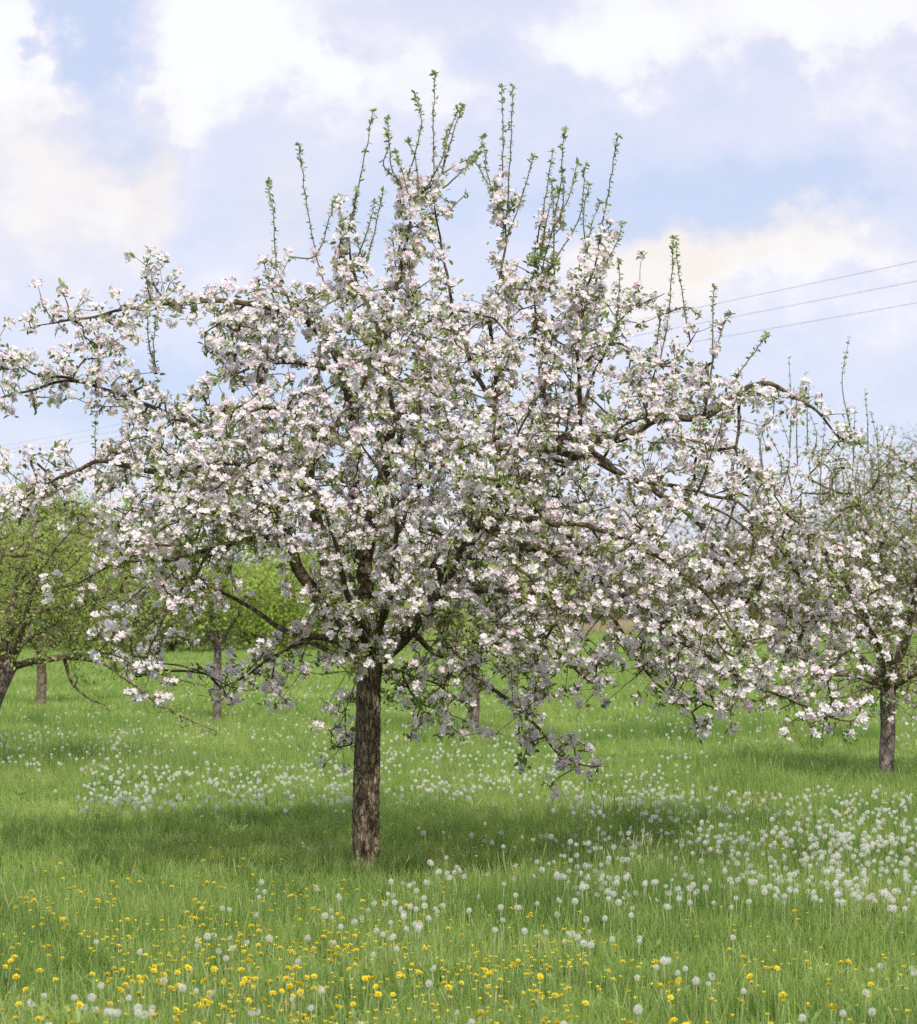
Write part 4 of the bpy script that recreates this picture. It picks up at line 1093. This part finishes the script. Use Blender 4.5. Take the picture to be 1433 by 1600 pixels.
def grass():
    r = np.random.default_rng(3)
    near = [tuft(500 + i, 60, 0.13, (0.20, 0.24, 0.17, 0.22, 0.26, 0.19)[i], 0.0044, (0.50, 0.36, 0.62, 0.55, 0.30, 0.58)[i], (0, 1, 0, 0, 0, 0)[i]) for i in range(6)]
    near.append(broad_tuft(511)); near.append(broad_tuft(512))
    P_, S_, I_ = [], [], []
    for y0, y1, dens in ((7.2, 11, 70), (11, 16, 60), (16, 23, 46), (23, 32, 30)):
        p = field_points(r, y0, y1, dens, 4.0); t = np.clip(tall(p), 0, 1.2)
        z = 0.55 + 0.62 * t; z *= r.uniform(0.75, 1.25, len(p))
        d0 = np.hypot(p[:, 0] - P(573, 1375, 14)[0], p[:, 1] - 14); z *= np.clip(0.82 + d0 * 0.5, 0, 1)
        k = d0 > 0.1
        blue = r.random(len(p)) < np.clip((t - 0.55) * 1.6, 0.05, 0.85)
        i = np.where(blue, r.choice([1, 4], len(p)), r.choice([0, 2, 3, 5, 0, 2, 3, 5, 6, 7], len(p)))
        P_.append(p[k]); S_.append(np.stack([z * 0 + r.uniform(0.9, 1.25, len(p)), z * 0 + r.uniform(0.9, 1.25, len(p)), z], 1)[k]); I_.append(i[k])
    # a collar of grass round the foot of the trunk
    a = r.uniform(0, 6.28, 46); d = r.uniform(.10, .34, 46); b0 = P(573, 1375, 14)
    P_.append(np.stack([b0[0] + np.cos(a) * d, 14 + np.sin(a) * d, a * 0], 1)); S_.append(np.stack([a * 0 + .8, a * 0 + .8, r.uniform(.5, .95, 46)], 1)); I_.append(r.choice([0, 1, 3, 4], 46))
    p = np.concatenate(P_); n = len(p)
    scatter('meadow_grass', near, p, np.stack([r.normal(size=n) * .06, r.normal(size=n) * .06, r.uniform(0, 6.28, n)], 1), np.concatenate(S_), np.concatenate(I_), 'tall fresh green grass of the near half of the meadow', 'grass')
    far = [tuft(600 + i, 40, 0.32, (0.19, 0.23, 0.16, 0.21)[i], 0.016, (0.52, 0.44, 0.62, 0.56)[i], 0) for i in range(4)]
    P_, S_, I_ = [], [], []
    for y0, y1, dens, sc in ((32, 50, 10, 1.0), (50, 80, 4.2, 1.5), (80, 165, 1.3, 2.4)):
        p = field_points(r, y0, y1, dens, 20.0); t = np.clip(tall(p * np.array([.5, .3, 1])), 0, 1.2); n = len(p)
        P_.append(p); z = (0.55 + 0.5 * t) * r.uniform(0.8, 1.2, n); S_.append(np.stack([np.full(n, sc), np.full(n, sc), z * (1 + (sc - 1) * .15)], 1)); I_.append(r.integers(0, 4, n))
    p = np.concatenate(P_); n = len(p)
    scatter('far_grass', far, p, np.stack([np.zeros(n), np.zeros(n), r.uniform(0, 6.28, n)], 1), np.concatenate(S_), np.concatenate(I_), 'short light green grass of the far meadow up to the wood edge', 'grass')
    # pale dry grass along the foot of the wood
    dry = []
    for i in range(3):
        g = Geo(); rr = np.random.default_rng(700 + i)
        for _ in range(40): 
            a, d = rr.uniform(0, 6.28), .6 * math.sqrt(rr.random()); blade(g, rr, math.cos(a) * d, math.sin(a) * d, rr.uniform(.4, 1.0), .05, .2 * rr.random(), rr.random())
        dry.append(bpy.data.objects.new('dry_tuft', g.mesh('dry_tuft', M['dry_grass'])))
    n = 900; p = np.stack([r.uniform(-14, 48, n), r.uniform(146, 154, n), np.zeros(n)], 1)
    p = p[np.array([mnoise.noise(Vector((a * .16, 0, 3))) + 0.25 > 0 for a, _, _ in p])]; n = len(p)
    scatter('dry_grass', dry, p, np.stack([np.zeros(n), np.zeros(n), r.uniform(0, 6.28, n)], 1), r.uniform(.8, 1.3, (n, 3)), r.integers(0, 3, n), 'strip of pale dry grass at the foot of the brown wood', 'grass')
grass()

# ------------------------------------------------------------------ dandelions
def seed_head_mesh(seed, gone=0.0):
    r = np.random.default_rng(seed); g = Geo()
    n = 70; i = np.arange(n) + 0.5; ph = np.arccos(1 - 2 * i / n); th = math.pi * (1 + 5 ** .5) * i
    d = np.stack([np.cos(th) * np.sin(ph), np.sin(th) * np.sin(ph), np.cos(ph)], 1) + r.normal(size=(n, 3)) * .06; d = norm(d)
    if gone: d = d[d @ norm(np.array([.7, -.4, .5])) < 1 - 2 * gone]; n = len(d)
    Rr = 0.025
    # hairs of each little parachute: a shallow star of thin blades
    k = 7; a = np.arange(k) / k * 6.283
    sv = []; sf = []
    for j in range(k):
        c, s_ = math.cos(a[j]), math.sin(a[j]); w = .0008; b = len(sv)
        sv += [(-s_ * w, c * w, 0), (s_ * w, -c * w, 0), (c * .0072, s_ * .0072, .0028)]; sf.append((b, b + 1, b + 2))
    stamp(g, np.array(sv), [np.array(sf)], d * (Rr - .0035), frames(d, r), r.uniform(.85, 1.15, n), np.full(n, .6))
    # the stalks of the parachutes
    st = np.array([(-.0003, 0, .004), (.0003, 0, .004), (.0002, 0, Rr - .0035), (-.0002, 0, Rr - .0035)])
    stamp(g, st, [np.array([(0, 1, 2, 3)])], np.zeros((n, 3)), frames(d, r), np.ones(n), np.full(n, .2))
    c = np.arange(6) / 6 * 6.283
    ring = lambda z, q: [(math.cos(x) * q, math.sin(x) * q, z) for x in c]
    core = np.array([(0, 0, -.005)] + ring(-.003, .004) + ring(.003, .0045) + [(0, 0, .006)])
    g.add(core, [np.array([(1 + j, 1 + (j + 1) % 6, 7 + (j + 1) % 6, 7 + j) for j in range(6)]), np.array([(0, 1 + (j + 1) % 6, 1 + j) for j in range(6)] + [(13, 7 + j, 7 + (j + 1) % 6) for j in range(6)])], .5, 1)
    return g.mesh('seed_head', [M['puff'], M['core']])

def yellow_head_mesh(seed, n_rows=4):
    r = np.random.default_rng(seed); g = Geo()
    for row in range(n_rows):
        n = (22, 18, 14, 9)[row]; L = (.021, .0175, .0135, .009)[row]; el = (0.12, 0.42, 0.75, 1.1)[row]; z0 = (0, .0015, .003, .004)[row]
        for j in range(n):
            a = j / n * 6.283 + r.normal() * .1 + row; e = el + r.normal() * .1; l = L * r.uniform(.85, 1.1); w = .0016
            c, s_ = math.cos(a), math.sin(a); f_ = lambda t, q, up: (c * (.002 + t * l * math.cos(e)) - s_ * q, s_ * (.002 + t * l * math.cos(e)) + c * q, z0 + t * l * math.sin(e) + up)
            g.add([f_(0, -w * .6, 0), f_(0, w * .6, 0), f_(.6, w, .001), f_(.6, -w, .001), f_(1, w * .8, 0), f_(1, -w * .8, 0)], [np.array([(0, 1, 2, 3), (3, 2, 4, 5)])], r.uniform(.2, 1))
    for j in range(10):
        a = j / 10 * 6.283; c, s_ = math.cos(a), math.sin(a)
        g.add([(c * .002 - s_ * .0015, s_ * .002 + c * .0015, -.009), (c * .002 + s_ * .0015, s_ * .002 - c * .0015, -.009), (c * .0085, s_ * .0085, .001)], [np.array([(0, 1, 2)])], 0, 1)
    return g.mesh('flower_head', [M['yellow'], M['sepal']])

def stem_mesh(seed):
    r = np.random.default_rng(seed); b = r.normal(size=2) * .03
    c = catmull(np.array([(-b[0], -b[1], -1.0), (-b[0] * .3 + r.normal() * .01, -b[1] * .3, -.5), (0, 0, 0)]), .2)
    g = Geo(); v, f = tube(c, np.linspace(.0024, .0018, len(c)), 5); g.add(v, f); return g.mesh('stem', M['stem'])

def place_dandelions():
    r = np.random.default_rng(44)
    def spots(boxes, zlo, zhi):
        out = []
        for x0, x1, y0, y1, n, cl in boxes:
            cs = np.stack([r.uniform(x0, x1, max(1, n // 7)), r.uniform(y0, y1, max(1, n // 7))], 1)
            for _ in range(n):
                if r.random() < cl:
                    c = cs[r.integers(len(cs))]; px = c[0] + r.normal() * 26; py = c[1] + r.normal() * 9
                else: px, py = r.uniform(x0, x1), r.uniform(y0, y1)
                z = r.uniform(zlo, zhi)
                if py < 1035: continue
                Y = (H - z) * F / (py - HY); out.append(((px - CX) * Y / F, Y, z))
        out = np.array(out)
        d = np.hypot(out[:, 0] - P(573, 1375, 14)[0], out[:, 1] - 14); out = out[d > .16]
        return out[out[:, 1].argsort()]
    white = spots([(880, 1500, 1235, 1320, 470, .45), (850, 1500, 1300, 1412, 330, .45), (1080, 1480, 1260, 1400, 220, .45), (690, 900, 1290, 1375, 34, .6),
                   (-40, 280, 1140, 1195, 190, .6), (130, 580, 1195, 1258, 420, .6), (590, 870, 1150, 1250, 290, .5), (860, 1120, 1175, 1265, 150, .5), (1080, 1433, 1120, 1165, 60, .5),
                   (-40, 1480, 1070, 1150, 460, .5), (380, 480, 1082, 1095, 40, .3), (400, 580, 1120, 1200, 45, .5), (280, 1000, 1372, 1480, 70, .3), (560, 800, 1375, 1440, 14, .4), (-40, 1480, 1450, 1610, 44, .3), (60, 760, 1540, 1640, 26, .3), (990, 1050, 1460, 1560, 6, .2), (1000, 1400, 1380, 1440, 16, .5)], .15, .31)
    yellow = spots([(-40, 860, 1515, 1625, 215, .5), (-40, 560, 1375, 1520, 180, .45), (350, 860, 1430, 1530, 60, .5), (850, 1480, 1490, 1625, 75, .5), (-40, 1480, 1150, 1380, 95, .4), (1100, 1433, 1220, 1330, 30, .3), (0, 1433, 1380, 1500, 30, .2)], .14, .24)
    heads_w = [seed_head_mesh(i, (0, 0, .12, 0, .45)[i]) for i in range(5)]; heads_y = [yellow_head_mesh(20 + i) for i in range(4)]; stems = [stem_mesh(40 + i) for i in range(4)]
    tree_x = P(573, 1375, 14)[0]

    def where(p):
        px = CX + F * p[0] / p[1]
        side = 'left third' if px < 478 else ('right third' if px > 955 else 'middle third')
        if p[1] < 9.6: return f'on the {side} of the bottom edge', f'{side} of the bottom edge'
        if p[1] < 12.2: return f'in the {side} in front of the big trunk', f'{side} in front of the big trunk'
        if p[1] < 15.5: return f'in the {side} level with the big trunk', f'{side} level with the big trunk'
        return f'in the {side} beyond the big trunk', f'{side} beyond the big trunk'
    protos = {}
    def flower(p, i, kind):
        z = p[2]
        if kind == 'white': nm, part, hs, a, sc = 'dandelion_clock', 'seed_head', heads_w, 'white dandelion seed head ', r.uniform(.46, .74)
        else: nm, part, hs, a, sc = 'dandelion_flower', 'flower_head', heads_y, 'yellow dandelion flower ', r.uniform(.5, .82)
        w, gshort = where(p)
        o = bpy.data.objects.new(nm, None); col.objects.link(o); o.location = (p[0], p[1], 0); o.rotation_euler = (0, 0, r.uniform(0, 6.28)); o.empty_display_size = .05
        o['label'] = a + w; o['category'] = 'dandelion'; o['group'] = ('white seed heads, ' if kind == 'white' else 'yellow dandelions, ') + gshort
        s = bpy.data.objects.new('stem', stems[i % 4]); col.objects.link(s); s.parent = o; s.location = (0, 0, z); s.scale = (1, 1, z)
        h = bpy.data.objects.new(part, hs[(i // 4) % len(hs)]); col.objects.link(h); h.parent = o; h.location = (0, 0, z); h.scale = (sc,) * 3
        h.rotation_euler = (r.normal() * (.2 if kind == 'white' else .38), r.normal() * (.2 if kind == 'white' else .38), 0)
    for i, p in enumerate(white[:300]): flower(p, i, 'white')
    for i, p in enumerate(yellow[:300]): flower(p, i, 'yellow')
    # beyond those: the far drifts, head and stem in one small shape
    def whole(head, kind):
        g = Geo(); n = len(head.vertices); co = np.empty(n * 3, np.float32); head.vertices.foreach_get('co', co); co = co.reshape(-1, 3) + [0, 0, 1 * .22]
        fs = {}
        for p in head.polygons: fs.setdefault((p.material_index, len(p.vertices)), []).append(tuple(p.vertices))
        me_f = [(np.array(f), sl) for (sl, _), f in fs.items()]
        g.v.append(co.astype(np.float32)); g.t.append(np.full(n, .6, np.float32)); g.f += [(f, sl) for f, sl in me_f]; g.n += n
        v, f = tube([(.01, 0, 0), (.003, .003, .12), (0, 0, .22)], [.0022, .002, .0018], 4); g.add(v, f, 0, 2)
        return bpy.data.objects.new('far_' + kind, g.mesh('far_' + kind, [*head.materials, M['stem']]))
    for arr, hs, kind, nm, lab in ((white[300:], heads_w, 'clock', 'dandelion_drift', 'far drifts of white dandelion seed heads beyond the nearer ones'), (yellow[300:], heads_y, 'flower', 'yellow_flower_sprinkle', 'far sprinkle of yellow dandelions beyond the nearer ones')):
        if not len(arr): continue
        n = len(arr); sc = r.uniform(.46, .74, n) * np.clip(arr[:, 1] / 30, 1, 1.35)
        p = arr.copy(); p[:, 2] = np.maximum(0, p[:, 2] - .22 * sc)
        scatter(nm, [whole(h, kind) for h in hs], p, np.stack([r.normal(size=n) * .15, r.normal(size=n) * .15, r.uniform(0, 6.28, n)], 1), np.repeat(sc[:, None], 3, 1), r.integers(0, len(hs), n), lab, 'dandelions')
    # tiny yellow buttercups low in the foreground, too many and too small to count
    g = Geo()
    for j in range(5):
        a = j / 5 * 6.283; c, s_ = math.cos(a), math.sin(a)
        g.add([(0, 0, .10), (c * .006 - s_ * .004, s_ * .006 + c * .004, .103), (c * .010, s_ * .010, .106), (c * .006 + s_ * .004, s_ * .006 - c * .004, .103)], [np.array([(0, 1, 2, 3)])], .6)
    v, f = tube([(.005, 0, 0), (0, 0, .10)], [.0011, .0009], 3); g.add(v, f, 0, 1)
    bo = bpy.data.objects.new('buttercup_bloom', g.mesh('buttercup_bloom', [M['yellow'], M['stem']]))
    p = spots([(150, 900, 1430, 1625, 420, .6), (850, 1433, 1480, 1625, 90, .5), (0, 1433, 1380, 1480, 80, .4)], .10, .2); n = len(p); q = p.copy(); q[:, 2] = 0; sc = np.stack([np.ones(n), np.ones(n), p[:, 2] / .1], 1)
    scatter('buttercups', [bo], q, np.stack([np.zeros(n), np.zeros(n), r.uniform(0, 6.28, n)], 1), sc, np.zeros(n), 'scattered tiny yellow buttercups low in the foreground grass', 'buttercups')
place_dandelions()
